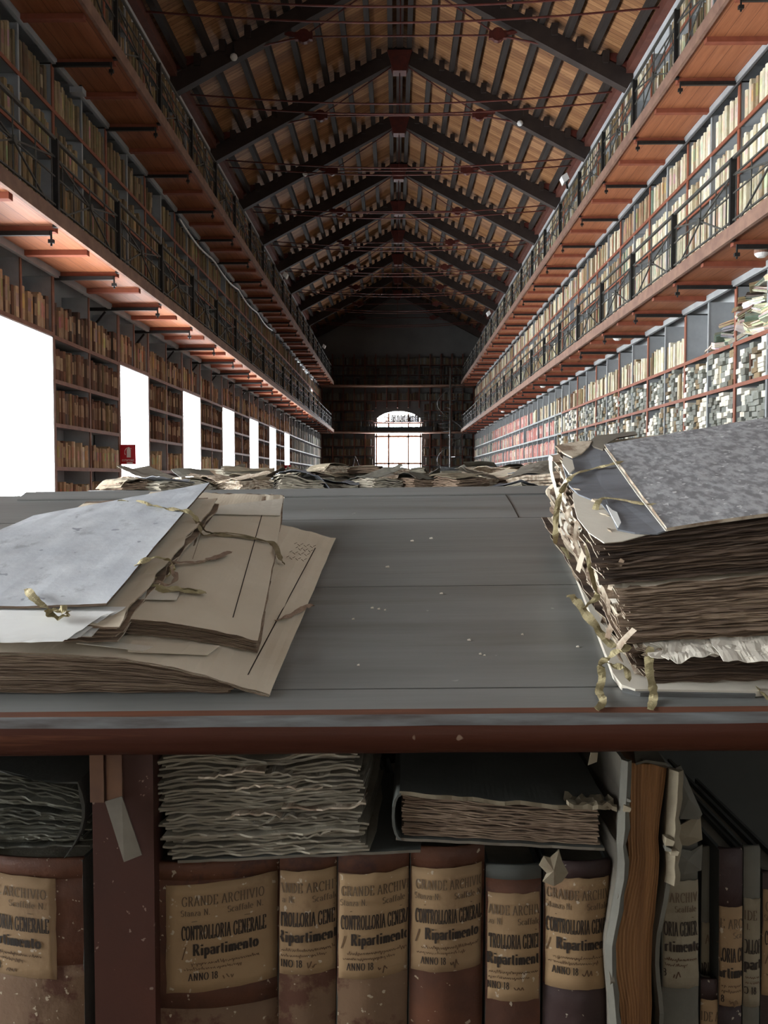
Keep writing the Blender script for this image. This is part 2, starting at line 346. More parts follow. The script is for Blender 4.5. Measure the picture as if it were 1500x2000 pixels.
# ---------------------------------------------------------------- galleries
Y0G = 5.7
def gallery(s, lv):
    z0, z1 = DK[lv]; nm = {1: 'lower', 2: 'upper'}[lv]
    t = thing('gallery', '%s gallery walkway of orange-brown boards with iron railing along %s' % (nm, WALLN[s]), 'gallery', 'gallery walkways along the side walls')
    xa, xb = XF[s] , XD[s]
    b = MB(); b.box((xa, Y0G, z0 + .03), (xb, YE - 2.6, z1 - .02)); b.build('deck', mt['deck'], t)
    b = MB(); b.box((xb, Y0G, z0 - .01), (xb - s * .045, YE - 2.6, z1 + .05)); b.build('edge_board', mt['deck_edge'], t)
    b = MB(); b.box((xa + s * .0, Y0G, z0 - .06), (xa - s * .05, YE - 2.6, z0 + .03)); b.build('inner_beam', mt['shelf_paint'], t)
    # iron bracket, batten and railing bay, repeated
    f = MB(); f.box((xa + s * .4, -.02, -.085), (xb + s * .10, .02, -.035)); f.tube([(xb + s * .09, 0, -.03), (xb + s * .09, 0, -.2)], .012, 6); f.box((xb + s * .06, -.02, -.17), (xb + s * .12, .02, -.13))
    f.bar((xa + s * .05, 0, -.10), (xa + s * .38, 0, -.5), .03, .03); br = f.mesh('bracket', mt['iron'])
    f = MB(); f.box((xa, -.045, -.035), (xb + s * .06, .045, .03)); ba = f.mesh('batten', mt['deck_batten'])
    L = 2.05; H = .86; xr = xb + s * .03
    f = MB(); f.box((xr - .035, -.025, -.1), (xr + .035, .025, H)); po = f.mesh('post', mt['iron'])
    f = MB()
    for zz, wd in ((H, .035), (H - .2, .018), (.14, .02), (.45, .015)): f.bar((xr, 0, zz), (xr, L, zz), wd, wd)
    f.bar((xr, .05, H - .2), (xr, L / 2, .45), .018, .018); f.bar((xr, L - .05, H - .2), (xr, L / 2, .45), .018, .018)
    f.bar((xr, .05, .02), (xr, L / 2, .45), .018, .018); f.bar((xr, L - .05, .02), (xr, L / 2, .45), .018, .018)
    for u in (.09, .25, .5, .75, .95): f.bar((xr, L * u, .02), (xr, L * u, H - .2 if u != .5 else H), .012, .012)
    f.tube([(xr - .03, L / 2, .45), (xr + .03, L / 2, .45)], .045, 8)
    pn = f.mesh('railing_panel', mt['rail'])
    y = 5.78 if s > 0 else 5.13
    while y < YE - 2.7:
        if y > Y0G:
            inst('bracket', br, t, (0, y, z0)); inst('batten', ba, t, (0, y + .07, z0)); inst('post', po, t, (0, y, z1))
        if y + 2.05 < YE - 2.5 and y > Y0G - 1: inst('railing_panel', pn, t, (0, y, z1))
        if y + 1.025 > Y0G: inst('batten', ba, t, (0, y + 1.025, z0))
        y += 2.05
    return t
for s in (-1, 1):
    for lv in (1, 2): gallery(s, lv)
# end galleries
for lv in (1, 2):
    z0, z1 = DK[lv]
    t = thing('end_gallery', '%s iron-railed walkway crossing the far end wall' % {1: 'lower', 2: 'upper'}[lv], 'gallery', 'walkways across the far end wall')
    b = MB(); b.box((XF[-1], YE - 1.45, z0 + .02), (XF[1], YE - .4, z1)); b.build('deck', mt['deck_edge'], t)
    b = MB()
    for zz in (.86, .6, .3): b.bar((XF[-1], YE - 1.43, z1 + zz), (XF[1], YE - 1.43, z1 + zz), .035)
    for k in range(20): x = XF[-1] + (XF[1] - XF[-1]) * k / 19; b.bar((x, YE - 1.43, z1), (x, YE - 1.43, z1 + .86), .03)
    b.build('railing', mt['iron'], t)
    if lv == 1:
        b = MB(); b.box((DX0 - .9, YE - 1.40, z1), (DX1 + .6, YE - 1.37, z1 + .28)); b.build('apron_panel', mt['iron'], t)

# ---------------------------------------------------------------- wall bookcases
_cache = {}
def upright_mesh(s, z0, z1, major, red):
    k = ('u', s, z0, z1, major, red)
    if k not in _cache:
        b = MB(); x = XF[s]; wd = .045 if major else .028
        b.box((x + s * .015, -wd / 2, z0), (XW[s] - s * .03, wd / 2, z1), 0)
        tw = .07 if major else .045
        b.box((x, -tw / 2, z0), (x + s * .016, tw / 2, z1), 1)
        _cache[k] = b.mesh('upright', [mt['shelf_paint'], mt[red] if major or red == 'trim_brown' else mt['shelf_paint']])
    return _cache[k]
def shelf_mesh(s, L, red):
    k = ('s', s, round(L, 3), red)
    if k not in _cache:
        b = MB(); x = XF[s]
        b.box((x + s * .012, .01, -.025), (XW[s] - s * .02, L - .01, 0), 0)
        b.box((x - s * .006, 0, -.05), (x + s * .012, L, .004), 1)
        _cache[k] = b.mesh('shelf_board', [mt['shelf_paint'], mt[red]])
    return _cache[k]
def bookcase(s, y0, L, zs, ztop, lab, red, ends=False, nsub=2, grp=None, base=None):
    t = thing('bookcase', lab, 'bookcase', grp, (0, y0, 0))
    zb = base if base is not None else zs[0] - .05
    for i in range(nsub + (1 if ends else 0)):
        inst('upright', upright_mesh(s, zb, ztop, i % nsub == 0, red), t, (0, L * i / nsub + (.035 if i == 0 and ends else (-.035 if i == nsub else 0)), 0))
    for z in zs: inst('shelf', shelf_mesh(s, L, red), t, (0, 0, z))
ZL1 = [.02, .59, 1.18, 1.76, 2.35, 2.94]; ZL2 = [4.58, 5.24, 5.91, 6.56]; ZL3 = [7.42, 8.02, 8.62, 9.20]
comps = []      # (side, level, shelf number, z, clear height, y0, y1)
n = 0
for i, (ys, WW_) in enumerate(WINS):
    nx = WINS[i + 1][0] if i < len(WINS) - 1 else None
    # above each window
    if ys > 5:
        bookcase(-1, ys, WW_, [WH + .03], DK[1][0] - .06, 'shelf unit over the %s window, packed with old ledgers' % ordn(max(1, i - 1)), 'trim_brown', False, 2, 'shelf units above the windows', base=WH)
        for k in range(2): comps.append((-1, 1, 7, WH + .03, .62, ys + WW_ * k / 2 + .03, ys + WW_ * (k + 1) / 2 - .03))
    if ys + WW_ > 7 and nx:
        bookcase(-1, ys + WW_, nx - ys - WW_, ZL1 + [WH], DK[1][0] - .06, 'tall brown ground bookcase standing after the %s window' % ordn(i - 1), 'trim_brown', True, 2, 'bookcases between the windows', base=0)
        for j, z in enumerate(ZL1 + [WH]):
            for k in range(2):
                h = (nx - ys - WW_) / 2; comps.append((-1, 1, j + 1, z, .54 if j < 6 else .62, ys + WW_ + h * k + .07, ys + WW_ + h * (k + 1) - .03))
y = sum(WINS[-1]); n = 0
while y < YE - 1:
    n += 1
    bookcase(-1, y, 2.05, ZL1 + [WH], DK[1][0] - .06, 'ground bookcase past the last side window, %s along' % ordn(n), 'shelf_paint', False, 2, 'bookcases beyond the last window', base=0)
    for j, z in enumerate(ZL1 + [WH]):
        for k in range(2): comps.append((-1, 1, j + 1, z, .54, y + 1.025 * k + .03, y + 1.025 * (k + 1) - .03))
    y += 2.05
n = 0; y = 5.78
while y < YE - 1:
    n += 1
    bookcase(1, y, 2.05, ZL1 + [WH], DK[1][0] - .06, 'red-trimmed ground bookcase opposite the windows, %s along' % ordn(n), 'trim_red' if y < 24 else 'shelf_paint', False, 2, 'ground bookcases opposite the windows', base=0)
    for j, z in enumerate(ZL1 + [WH]):
        for k in range(2): comps.append((1, 1, j + 1, z, .54 if j < 6 else .7, y + 1.025 * k + .03, y + 1.025 * (k + 1) - .03))
    y += 2.05
for s in (-1, 1):
    for lv, zs, top in ((2, ZL2, DK[2][0] - .06), (3, ZL3, 9.58)):
        y = 5.78 if s > 0 else 5.13; n = 0
        while y < YE - 1:
            n += 1
            bookcase(s, y, 2.05, zs, top, 'red-trimmed bookcase, %s gallery of %s, %s along' % (('lower', 'upper')[lv - 2], WALLN[s], ordn(n)), 'trim_red', False, 2, 'bookcases on the %s gallery of %s' % (('lower', 'upper')[lv - 2], WALLN[s]))
            for j, z in enumerate(zs):
                for k in range(2): comps.append((s, lv, j + 1, z, .5, y + 1.025 * k + .03, y + 1.025 * (k + 1) - .03))
            y += 2.05

# ---------------------------------------------------------------- the volumes on the walls
TINT = {
 'cream': [(.72, .66, .50), (.66, .60, .45), (.76, .71, .57), (.62, .55, .40)],
 'ochre': [(.25, .18, .10), (.20, .145, .083), (.30, .22, .125), (.15, .11, .065)],
 'tan': [(.36, .26, .165), (.30, .21, .135), (.42, .32, .21)],
 'brown': [(.13, .068, .044), (.10, .05, .034), (.17, .09, .058)],
 'green': [(.17, .24, .18), (.20, .26, .21)],
 'grey': [(.24, .25, .22), (.20, .21, .185), (.29, .30, .27), (.18, .18, .155)],
 'white': [(.74, .70, .60), (.80, .77, .68)],
 'pink': [(.58, .27, .24), (.62, .30, .27), (.54, .24, .22)],
 'dark': [(.09, .06, .045), (.07, .05, .04), (.12, .08, .06)]}
def add_book(b, s, y, z, th, dp, ht, c, lc, lean, setb, bands=True):
    x0 = XF[s] + s * setb; x1 = x0 + s * dp; e = -s * min(.012, th * .2)
    zz = [0, ht * .36, ht * .78, ht] if bands else [0, ht * .5, ht]
    rows = []
    for q in zz:
        l = lean * q
        rows.append(b.pts([(x1, y + l, z + q), (x0, y + l, z + q), (x0 + e, y + th * .5 + l, z + q), (x0, y + th + l, z + q), (x1, y + th + l, z + q)]))
    for i in range(len(zz) - 1):
        for k in range(4):
            cc = lc if (bands and i == 1 and k in (1, 2)) else c
            q = [rows[i] + k, rows[i] + k + 1, rows[i + 1] + k + 1, rows[i + 1] + k]
            b.face(q if s > 0 else q[::-1], 0, cc)
    pc = (.38, .31, .21) if c[0] > .15 else (.2, .16, .11)
    b.face([rows[-1] + k for k in range(5)], 0, pc); b.face([rows[0] + k for k in range(5)][::-1], 0, pc)
def add_packet(b, s, y, z, wd, ht, dp, c, setb, skew):
    x0 = XF[s] + s * setb; x1 = x0 + s * dp
    dy = skew
    b.hexa([(x0, y, z), (x0, y + wd, z + dy * wd), (x1, y + wd, z + dy * wd), (x1, y, z), (x0, y, z + ht), (x0, y + wd, z + ht + dy * wd), (x1, y + wd, z + ht + dy * wd), (x1, y, z + ht)], 0, c)
rnd = random.Random(11)
records = {}
def rec(kind, y, fn, lab, vis): records.setdefault(kind, []).append((y, fn, lab, vis))
def pick(pal):
    r = rnd.random(); acc = 0
    for nm, p in pal:
        acc += p
        if r < acc: return nm
    return pal[-1][0]
PLACE = {(-1, 1): 'ground floor between windows', (1, 1): 'ground floor opposite windows', (-1, 2): 'lower gallery over windows', (1, 2): 'lower gallery opposite windows',
         (-1, 3): 'upper gallery over windows', (1, 3): 'upper gallery opposite windows'}
seen = {}
comps.sort(key=lambda c: (c[0], c[1], c[2], c[5]))
for (s, lv, j, z, clear, y0, y1) in comps:
    if z < 1.0 or y0 < 6.5 or y0 > YE - 1.2: continue
    px, py = project((XF[s], (y0 + y1) / 2, z + .2))
    pe = project((XF[s], y1, z + .2))[0]
    vis = 0 <= (pe if s < 0 else pe) <= 1500 and -30 < py < 950
    key = (s, lv, j)
    if vis: seen[key] = seen.get(key, 0) + 1
    cn = seen.get(key, 0); place = PLACE[(s, lv)]; loc = '%s shelf, %s compartment, %s' % (ordn(j), ordn(max(cn, 1)), place)
    gap = rnd.random()
    # what stands here
    if s == 1 and lv == 1 and j <= 6 and (y0 < 24.6):
        # columns of packets lying flat, some upright volumes
        y = y0; col = 0
        while y < y1 - .12:
            wd = rnd.uniform(.13, .2); wd = min(wd, y1 - y)
            if y0 > 19 and rnd.random() < .45 or rnd.random() < .12:
                nm = pick([('cream', .5), ('brown', .15), ('ochre', .35)]); th = rnd.uniform(.05, .09); ht = rnd.uniform(.36, .46)
                c = rnd.choice(TINT[nm]); col += 1
                rec('paper_packet', y, (add_book, (s, y, z, th, .3, ht, c, c, rnd.uniform(-.04, .04), rnd.uniform(.01, .05), False)),
                    '%s upright packet, %s column on %s' % (nm, ordn(col), loc), vis)
                y += th + .004; continue
            col += 1; zz = z; k = 0; base = pick([('grey', .58), ('white', .27), ('ochre', .15)])
            top = z + clear * rnd.uniform(.72, .93)
            while zz < top:
                k += 1; ht = rnd.uniform(.055, .095); nm = base if rnd.random() < .86 else pick([('grey', .5), ('white', .5)])
                cc = rnd.choice(TINT[nm])
                rec('paper_packet', y, (add_packet, (s, y + rnd.uniform(-.006, .006), zz, wd - .012, ht - .006, .32, cc, rnd.uniform(-.03, .05), rnd.uniform(-.05, .05))),
                    '%s packet, %s up in %s column, %s' % (nm if nm != 'grey' else 'grey-green', ordn(k), ordn(col), loc), vis)
                zz += ht
            y += wd
        continue
    if s == 1 and lv == 1 and j == 7 and y0 < 13.2: continue          # heap built below
    if s == 1 and lv == 1:
        if y0 < 24.6: kind, pal, hmin, hmax = 'cream_volume', [('cream', .62), ('ochre', .3), ('brown', .08)], .36, .47
        elif y0 < 41: kind, pal, hmin, hmax = 'pink_register', [('pink', .85), ('cream', .15)], .38, .44
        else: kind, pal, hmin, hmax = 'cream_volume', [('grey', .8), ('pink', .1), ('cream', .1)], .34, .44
        if j == 7 and 24.6 <= y0 < 29: kind, pal = 'cream_volume', [('ochre', .5), ('cream', .5)]
    elif s == -1 and lv == 1:
        kind, pal, hmin, hmax = 'leather_ledger', [('brown', .75), ('dark', .15), ('ochre', .1)], .40, .47
        if j in (2, 3, 4) and y0 < 33: pal = [('tan', .75), ('brown', .1), ('cream', .15)]; hmin = .30; hmax = .38
        if j == 7: pal = [('tan', .5), ('brown', .3), ('dark', .2)]; hmin, hmax = .36, .5
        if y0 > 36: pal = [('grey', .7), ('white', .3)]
    elif s == 1:
        kind, pal, hmin, hmax = 'cream_volume', [('cream', .9), ('tan', .1)], .42, .49
        if y0 > 14.6: pal = [('cream', .72), ('tan', .2), ('green', .08)]
        if y0 > 18: pal = [('cream', .4), ('tan', .35), ('ochre', .25)]
        if lv == 3: pal = [('ochre', .6), ('cream', .4)]; hmin, hmax = .38, .46
    else:
        kind, pal, hmin, hmax = 'ochre_volume', [('ochre', .8), ('tan', .12), ('dark', .08)], .38, .47
    tone = None
    if s == 1 and lv == 2 and 15.8 < y0 < 17.2 and j == 4: tone = 'tan'
    if lv == 3 and s == 1 and gap < .18: continue
    y = y0 + rnd.uniform(0, .03); k = 0; end = y1 - (rnd.uniform(.15, .5) if gap < .14 else .0)
    slope = 0
    while y < end - .06:
        th = rnd.uniform(.05, .10) if kind != 'pink_register' else rnd.uniform(.05, .075)
        th = min(th, end - y); k += 1
        nm = tone or pick(pal); c = rnd.choice(TINT[nm]); f = rnd.uniform(.85, 1.12); c = tuple(min(1, q * f) for q in c)
        if nm in ('brown', 'dark'): lc = rnd.choice([(.30, .21, .14), (.20, .135, .09), (.36, .27, .18), (.12, .07, .045)])
        elif nm == 'pink': lc = rnd.choice([c, c, (.78, .62, .58)])
        elif nm == 'tan': lc = tuple(q * rnd.choice([.75, 1.25, 1]) for q in c)
        else: lc = tuple(q * rnd.choice([.93, 1.05, 1, .85]) for q in c)
        ht = rnd.uniform(hmin, hmax)
        if rnd.random() < .1: ht *= rnd.uniform(.8, .95)
        ht = min(ht, clear - .02)
        lean = rnd.uniform(-.02, .02)
        if end < y1 - .1 and y > end - .35: lean = rnd.uniform(.08, .2)
        names = {'leather_ledger': 'ledger', 'cream_volume': 'parchment volume', 'ochre_volume': 'parchment volume', 'pink_register': 'register'}
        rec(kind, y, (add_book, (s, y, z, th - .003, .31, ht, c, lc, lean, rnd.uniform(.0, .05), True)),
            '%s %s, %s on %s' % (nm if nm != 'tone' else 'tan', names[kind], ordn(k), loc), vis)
        y += th
GRP = {'paper_packet': 'paper packets on the ground shelves opposite the windows', 'cream_volume': 'volumes on the wall opposite the windows', 'pink_register': 'pink registers on the far ground shelves',
       'leather_ledger': 'ledgers on the ground shelves between windows', 'ochre_volume': 'volumes on the galleries over the windows'}
CAT = {'paper_packet': 'packet', 'cream_volume': 'book', 'pink_register': 'register', 'leather_ledger': 'ledger', 'ochre_volume': 'book'}
used = set()
for kind, L in records.items():
    V = sorted([r for r in L if r[3]], key=lambda r: r[0]); ind = V[:300]; ids = set(id(r) for r in ind)
    for r in ind:
        b = MB(); r[1][0](b, *r[1][1]); lab = r[2]
        tag(b.build(kind, mt['book']), lab, CAT[kind], GRP[kind])
    b = MB()
    for r in L:
        if id(r) not in ids: r[1][0](b, *r[1][1])
    if b.v: tag(b.build(kind, mt['book']), 'the many more distant %s filling the remaining shelves of their wall' % {'paper_packet': 'paper packets', 'cream_volume': 'parchment volumes opposite the windows', 'pink_register': 'pink registers', 'leather_ledger': 'ledgers along the window wall', 'ochre_volume': 'parchment volumes above the windows'}[kind], CAT[kind], GRP[kind], 'stuff')
# end wall shelves and volumes
t = thing('bookcase', 'dark full-height bookcases covering the far end wall', 'bookcase')
ez = [.05 + .6 * k for k in range(7)] + [4.6 + .62 * k for k in range(4)] + [7.4 + .62 * k for k in range(3)]
def blocked(x, z): return DX0 - .15 < x < DX1 + .15 and z < DZ + .8
xs = [XF[-1] + (XF[1] - XF[-1]) * k / 14 for k in range(15)]
for x in xs:
    b = MB(); zb = DZ + .9 if blocked(x, 1) else 0; b.box((x - .03, YE - .4, zb), (x + .03, YE - .02, 9.3)); b.build('upright', mt['beam_red'], t)
for z in ez:
    b = MB()
    if z < DZ + .75:
        b.box((XF[-1], YE - .4, z - .03), (DX0 - .1, YE - .02, z)); b.box((DX1 + .1, YE - .4, z - .03), (XF[1], YE - .02, z))
    else: b.box((XF[-1], YE - .4, z - .03), (XF[1], YE - .02, z))
    b.build('shelf', mt['beam_red'], t)
b = MB(); b.box((DX0 - .1, YE - .4, 5.10), (DX1 + .1, YE - .02, 5.15)); b.build('shelf', mt['beam_red'], t)
b = MB()
for z in ez:
    x = XF[-1] + .05
    while x < XF[1] - .1:
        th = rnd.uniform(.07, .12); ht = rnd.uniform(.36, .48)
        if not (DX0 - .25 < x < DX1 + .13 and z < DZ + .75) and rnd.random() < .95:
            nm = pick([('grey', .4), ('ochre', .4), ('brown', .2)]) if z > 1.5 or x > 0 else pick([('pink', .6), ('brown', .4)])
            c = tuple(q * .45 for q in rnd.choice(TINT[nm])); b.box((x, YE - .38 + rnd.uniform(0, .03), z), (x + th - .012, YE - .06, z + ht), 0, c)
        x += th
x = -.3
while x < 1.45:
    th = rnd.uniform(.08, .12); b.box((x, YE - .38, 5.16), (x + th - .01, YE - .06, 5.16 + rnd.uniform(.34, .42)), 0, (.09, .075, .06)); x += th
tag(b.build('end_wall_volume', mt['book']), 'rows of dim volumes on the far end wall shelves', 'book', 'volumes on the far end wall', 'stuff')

# heap of loose sheaves on the high shelf opposite the windows
rh = random.Random(5)
def jumbled(name, cx, cy, cz, L, W, H, rot, tint, lab, grp):
    b = MB(); R = Matrix.Rotation(rot[2], 3, 'Z') @ Matrix.Rotation(rot[1], 3, 'Y') @ Matrix.Rotation(rot[0], 3, 'X')
    nl = 5; o = Vector((cx, cy, cz))
    for k in range(nl):
        jx, jy = rh.uniform(-.012, .012), rh.uniform(-.012, .012); c = tuple(min(1, q * rh.uniform(.8, 1.15)) for q in tint)
        P = []
        for zz in (H * (k / nl - .5), H * ((k + .85) / nl - .5)):
            for (ax, ay) in ((-1, -1), (1, -1), (1, 1), (-1, 1)):
                P.append(o + R @ Vector((ax * L / 2 + jx, ay * W / 2 + jy, zz + .006 * rh.uniform(-1, 1))))
        b.hexa(P, 0, c)
    return tag(b.build(name, mt['book']), lab, 'sheaf', grp)
cnt = 0
for row in range(11):
    y = 9.35 + row * .36
    hgt = .78 if y < 11.6 else max(.15, .78 - (y - 11.6) * .5)
    for lay in range(int(hgt / .105)):
        for dep in (.0, .16):
            cnt += 1; nm = rh.choice(['white', 'cream', 'grey', 'white', 'cream', 'ochre'])
            jumbled('loose_sheaf', XF[1] + .12 + dep + rh.uniform(-.04, .04), y + rh.uniform(-.06, .06), WH + .07 + lay * .1, rh.uniform(.2, .3), rh.uniform(.28, .4), rh.uniform(.05, .1),
                    (rh.uniform(-.35, .35), rh.uniform(-.3, .3), rh.uniform(-.5, .5)), rh.choice(TINT[nm]),
                    '%s loose sheaf in the high heap, %s row, %s layer, %s' % (nm, ordn(row + 1), ordn(lay + 1), 'front' if dep == 0 else 'rear'), 'loose sheaves heaped on the high shelf')

# ---------------------------------------------------------------- small fittings of the hall
def sign(Y, lab):
    t = thing('extinguisher_sign', lab, 'sign', 'red fire extinguisher signs')
    x0 = XF[-1] + .0; z0, z1 = 1.84, 2.17
    b = MB(); b.box((x0, Y - .004, z0), (x0 + .27, Y + .004, z1)); b.build('panel', mt['sign_red'], t)
    b = MB(); cx = x0 + .14; cz = 2.03; yy = Y - .006
    b.box((cx - .032, yy - .001, cz - .07), (cx + .032, yy, cz + .05)); b.box((cx - .02, yy - .001, cz + .05), (cx + .02, yy, cz + .068)); b.box((cx - .03, yy - .001, cz + .075), (cx + .03, yy, cz + .085))
    b.bar((cx - .025, yy, cz + .08), (cx - .06, yy, cz + .05), .002, .012); b.bar((cx - .06, yy, cz + .05), (cx - .06, yy, cz - .03), .002, .012)
    b.build('extinguisher_symbol', mt['white'], t)
    return t
# a light-and-heavy pen drawing roman, condensed and script letters as small quads
def arc(cx, cy, rx, ry, a0, a1, n=9): return [(cx + rx * math.cos(math.radians(a0 + (a1 - a0) * i / n)), cy + ry * math.sin(math.radians(a0 + (a1 - a0) * i / n))) for i in range(n + 1)]
def sf(x, y, w=.105): return [(x - w, y), (x + w, y)]
GL = {
 'A': (.78, [[(.08, 0), (.38, 1)], [(.38, 1), (.70, 0)], [(.2, .36), (.58, .36)], sf(.08, 0, .08), sf(.70, 0)]),
 'C': (.74, [arc(.42, .5, .34, .5, 50, 310, 14), [(.66, .95), (.66, .72)]]),
 'D': (.80, [[(.18, 0), (.18, 1)], arc(.3, .5, .42, .5, 90, -90, 12), [(.05, 1), (.3, 1)], [(.05, 0), (.3, 0)]]),
 'E': (.68, [[(.18, 0), (.18, 1)], [(.05, 1), (.6, 1)], [(.6, 1), (.6, .78)], [(.18, .52), (.46, .52)], [(.05, 0), (.62, 0)], [(.62, 0), (.62, .22)]]),
 'F': (.66, [[(.18, 0), (.18, 1)], [(.05, 1), (.6, 1)], [(.18, .52), (.46, .52)], sf(.18, 0)]),
 'G': (.80, [arc(.42, .5, .34, .5, 50, 320, 14), [(.66, .4), (.66, .05)], sf(.66, .4, .11), [(.66, .95), (.66, .74)]]),
 'H': (.82, [[(.18, 0), (.18, 1)], [(.64, 0), (.64, 1)], [(.18, .52), (.64, .52)], sf(.18, 0), sf(.18, 1), sf(.64, 0), sf(.64, 1)]),
 'I': (.38, [[(.19, 0), (.19, 1)], sf(.19, 0), sf(.19, 1)]),
 'L': (.66, [[(.18, 0), (.18, 1)], sf(.18, 1), [(.05, 0), (.6, 0)], [(.6, 0), (.6, .25)]]),
 'N': (.84, [[(.18, 0), (.18, 1)], [(.18, 1), (.66, 0)], [(.66, 0), (.66, 1)], sf(.18, 0), sf(.14, 1, .1), sf(.66, 1)]),
 'O': (.82, [arc(.41, .5, .33, .5, 0, 360, 18)]),
 'R': (.78, [[(.18, 0), (.18, 1)], [(.05, 1), (.34, 1)], arc(.32, .75, .26, .25, 90, -90, 8), [(.18, .5), (.36, .5)], [(.4, .5), (.64, 0)], sf(.18, 0), sf(.66, 0, .08)]),
 'S': (.60, [arc(.3, .75, .22, .25, 40, 250, 8), arc(.3, .25, .23, .25, 70, -150, 8)]),
 'T': (.74, [[(.36, 0), (.36, 1)], [(.04, 1), (.68, 1)], [(.05, 1), (.05, .76)], [(.67, 1), (.67, .76)], sf(.36, 0)]),
 'V': (.76, [[(.08, 1), (.38, 0)], [(.38, 0), (.68, 1)], sf(.08, 1, .1), sf(.68, 1, .08)]),
 'a': (.52, [arc(.24, .42, .18, .22, 160, 0, 7), [(.42, .42), (.42, 0)], arc(.25, .18, .18, .18, 60, 330, 9), sf(.46, 0, .06)]),
 'c': (.46, [arc(.25, .32, .2, .32, 50, 310, 10)]),
 'e': (.50, [arc(.26, .32, .2, .32, 0, 310, 12), [(.08, .34), (.46, .34)]]),
 'f': (.36, [[(.16, 0), (.16, .8)], arc(.28, .8, .12, .18, 180, 50, 5), [(.02, .62), (.32, .62)], sf(.16, 0, .1)]),
 'i': (.28, [[(.14, 0), (.14, .62)], sf(.14, 0, .1), sf(.1, .62, .06), [(.14, .8), (.14, .93)]]),
 'l': (.28, [[(.14, 0), (.14, 1)], sf(.14, 0, .1), sf(.1, 1, .06)]),
 'm': (.86, [[(.14, 0), (.14, .62)], arc(.28, .45, .14, .17, 180, 0, 6), [(.42, .45), (.42, 0)], arc(.57, .45, .15, .17, 180, 0, 6), [(.72, .45), (.72, 0)], sf(.14, 0, .09), sf(.42, 0, .08), sf(.72, 0, .09)]),
 'n': (.58, [[(.14, 0), (.14, .62)], arc(.29, .45, .15, .17, 180, 0, 6), [(.44, .45), (.44, 0)], sf(.14, 0, .09), sf(.44, 0, .09)]),
 'o': (.54, [arc(.27, .31, .2, .32, 0, 360, 14)]),
 'p': (.58, [[(.14, -.32), (.14, .62)], arc(.26, .31, .22, .31, 120, -120, 10), sf(.14, -.32, .1)]),
 'r': (.42, [[(.14, 0), (.14, .62)], arc(.28, .47, .14, .15, 180, 40, 5), sf(.14, 0, .1)]),
 't': (.36, [[(.16, .12), (.16, .85)], arc(.26, .12, .1, .12, 180, 300, 4), [(.02, .62), (.32, .62)]]),
 'z': (.48, [[(.06, .62), (.42, .62)], [(.42, .62), (.08, 0)], [(.06, 0), (.44, 0)]]),
 '1': (.42, [[(.2, 0), (.2, 1)], [(.2, 1), (.06, .84)], sf(.2, 0)]),
 '8': (.56, [arc(.27, .75, .17, .24, 0, 360, 12), arc(.27, .27, .21, .27, 0, 360, 12)]),
 '2': (.54, [arc(.26, .74, .2, .25, 160, -40, 8), [(.42, .6), (.06, .03)], [(.06, .02), (.5, .02)]]),
 '9': (.54, [arc(.27, .7, .2, .28, 0, 360, 12), arc(.2, .4, .27, .4, 40, -60, 6)]),
 '5': (.54, [[(.1, .98), (.46, .98)], [(.1, .98), (.1, .58)], arc(.24, .32, .22, .31, 120, -140, 10)]),
 '.': (.24, [[(.1, 0), (.1, .1)]]), ' ': (.38, []), '/': (.4, [[(.05, -.15), (.35, .95)]])}
def lettering(mb, txt, x0, z0, size, fmap, wx=1.0, thick=.15, thin=.045, gap=.06, fit=None, slant=0.0, xmin=-9, xmax=9):
    total = sum((GL[c][0] + gap) for c in txt)
    if fit: wx = fit / (total * size)
    x = x0
    for ch in txt:
        w_, strokes = GL[ch]
        for st in strokes:
            for (p, q) in zip(st[:-1], st[1:]):
                dx, dz = (q[0] - p[0]) * wx, q[1] - p[1]; L = math.hypot(dx, dz)
                if L < 1e-6: continue
                hw = (thin + (thick * (wx if wx < 1 else 1) - thin) * abs(dz) / L) / 2 * size
                hw = max(hw, thin * size / 2)
                nx, nz = -dz / L * hw, dx / L * hw
                P = [(x + p[0] * wx * size + slant * p[1] * size, z0 + p[1] * size), (x + q[0] * wx * size + slant * q[1] * size, z0 + q[1] * size)]
                if not (xmin < P[0][0] < xmax and xmin < P[1][0] < xmax): continue
                n = mb.pts([fmap(P[0][0] - nx, P[0][1] - nz), fmap(P[1][0] - nx, P[1][1] - nz), fmap(P[1][0] + nx, P[1][1] + nz), fmap(P[0][0] + nx, P[0][1] + nz)])
                mb.face([n, n + 1, n + 2, n + 3])
        x += (w_ + gap) * wx * size
def scrawl(mb, x0, z0, L, size, fmap, seed, xmin=-9, xmax=9):
    r = random.Random(seed); x = x0; pts = []; ph = 0
    while x < x0 + L:
        ph += r.uniform(.7, 1.3); x += size * r.uniform(.08, .2); a = size * (.18 if r.random() < .82 else .5)
        if r.random() < .1: pts.append(None)
        pts.append((x, z0 + a * math.sin(ph * 2.2) + size * .03 * r.uniform(-1, 1)))
    for p, q in zip(pts[:-1], pts[1:]):
        if not p or not q or not (xmin < p[0] and q[0] < xmax): continue
        dx, dz = q[0] - p[0], q[1] - p[1]; l = math.hypot(dx, dz) + 1e-9; hw = size * (.03 + .035 * abs(dz) / l); nx, nz = -dz / l * hw, dx / l * hw
        n = mb.pts([fmap(p[0] - nx, p[1] - nz), fmap(q[0] - nx, q[1] - nz), fmap(q[0] + nx, q[1] + nz), fmap(p[0] + nx, p[1] + nz)]); mb.face([n, n + 1, n + 2, n + 3])

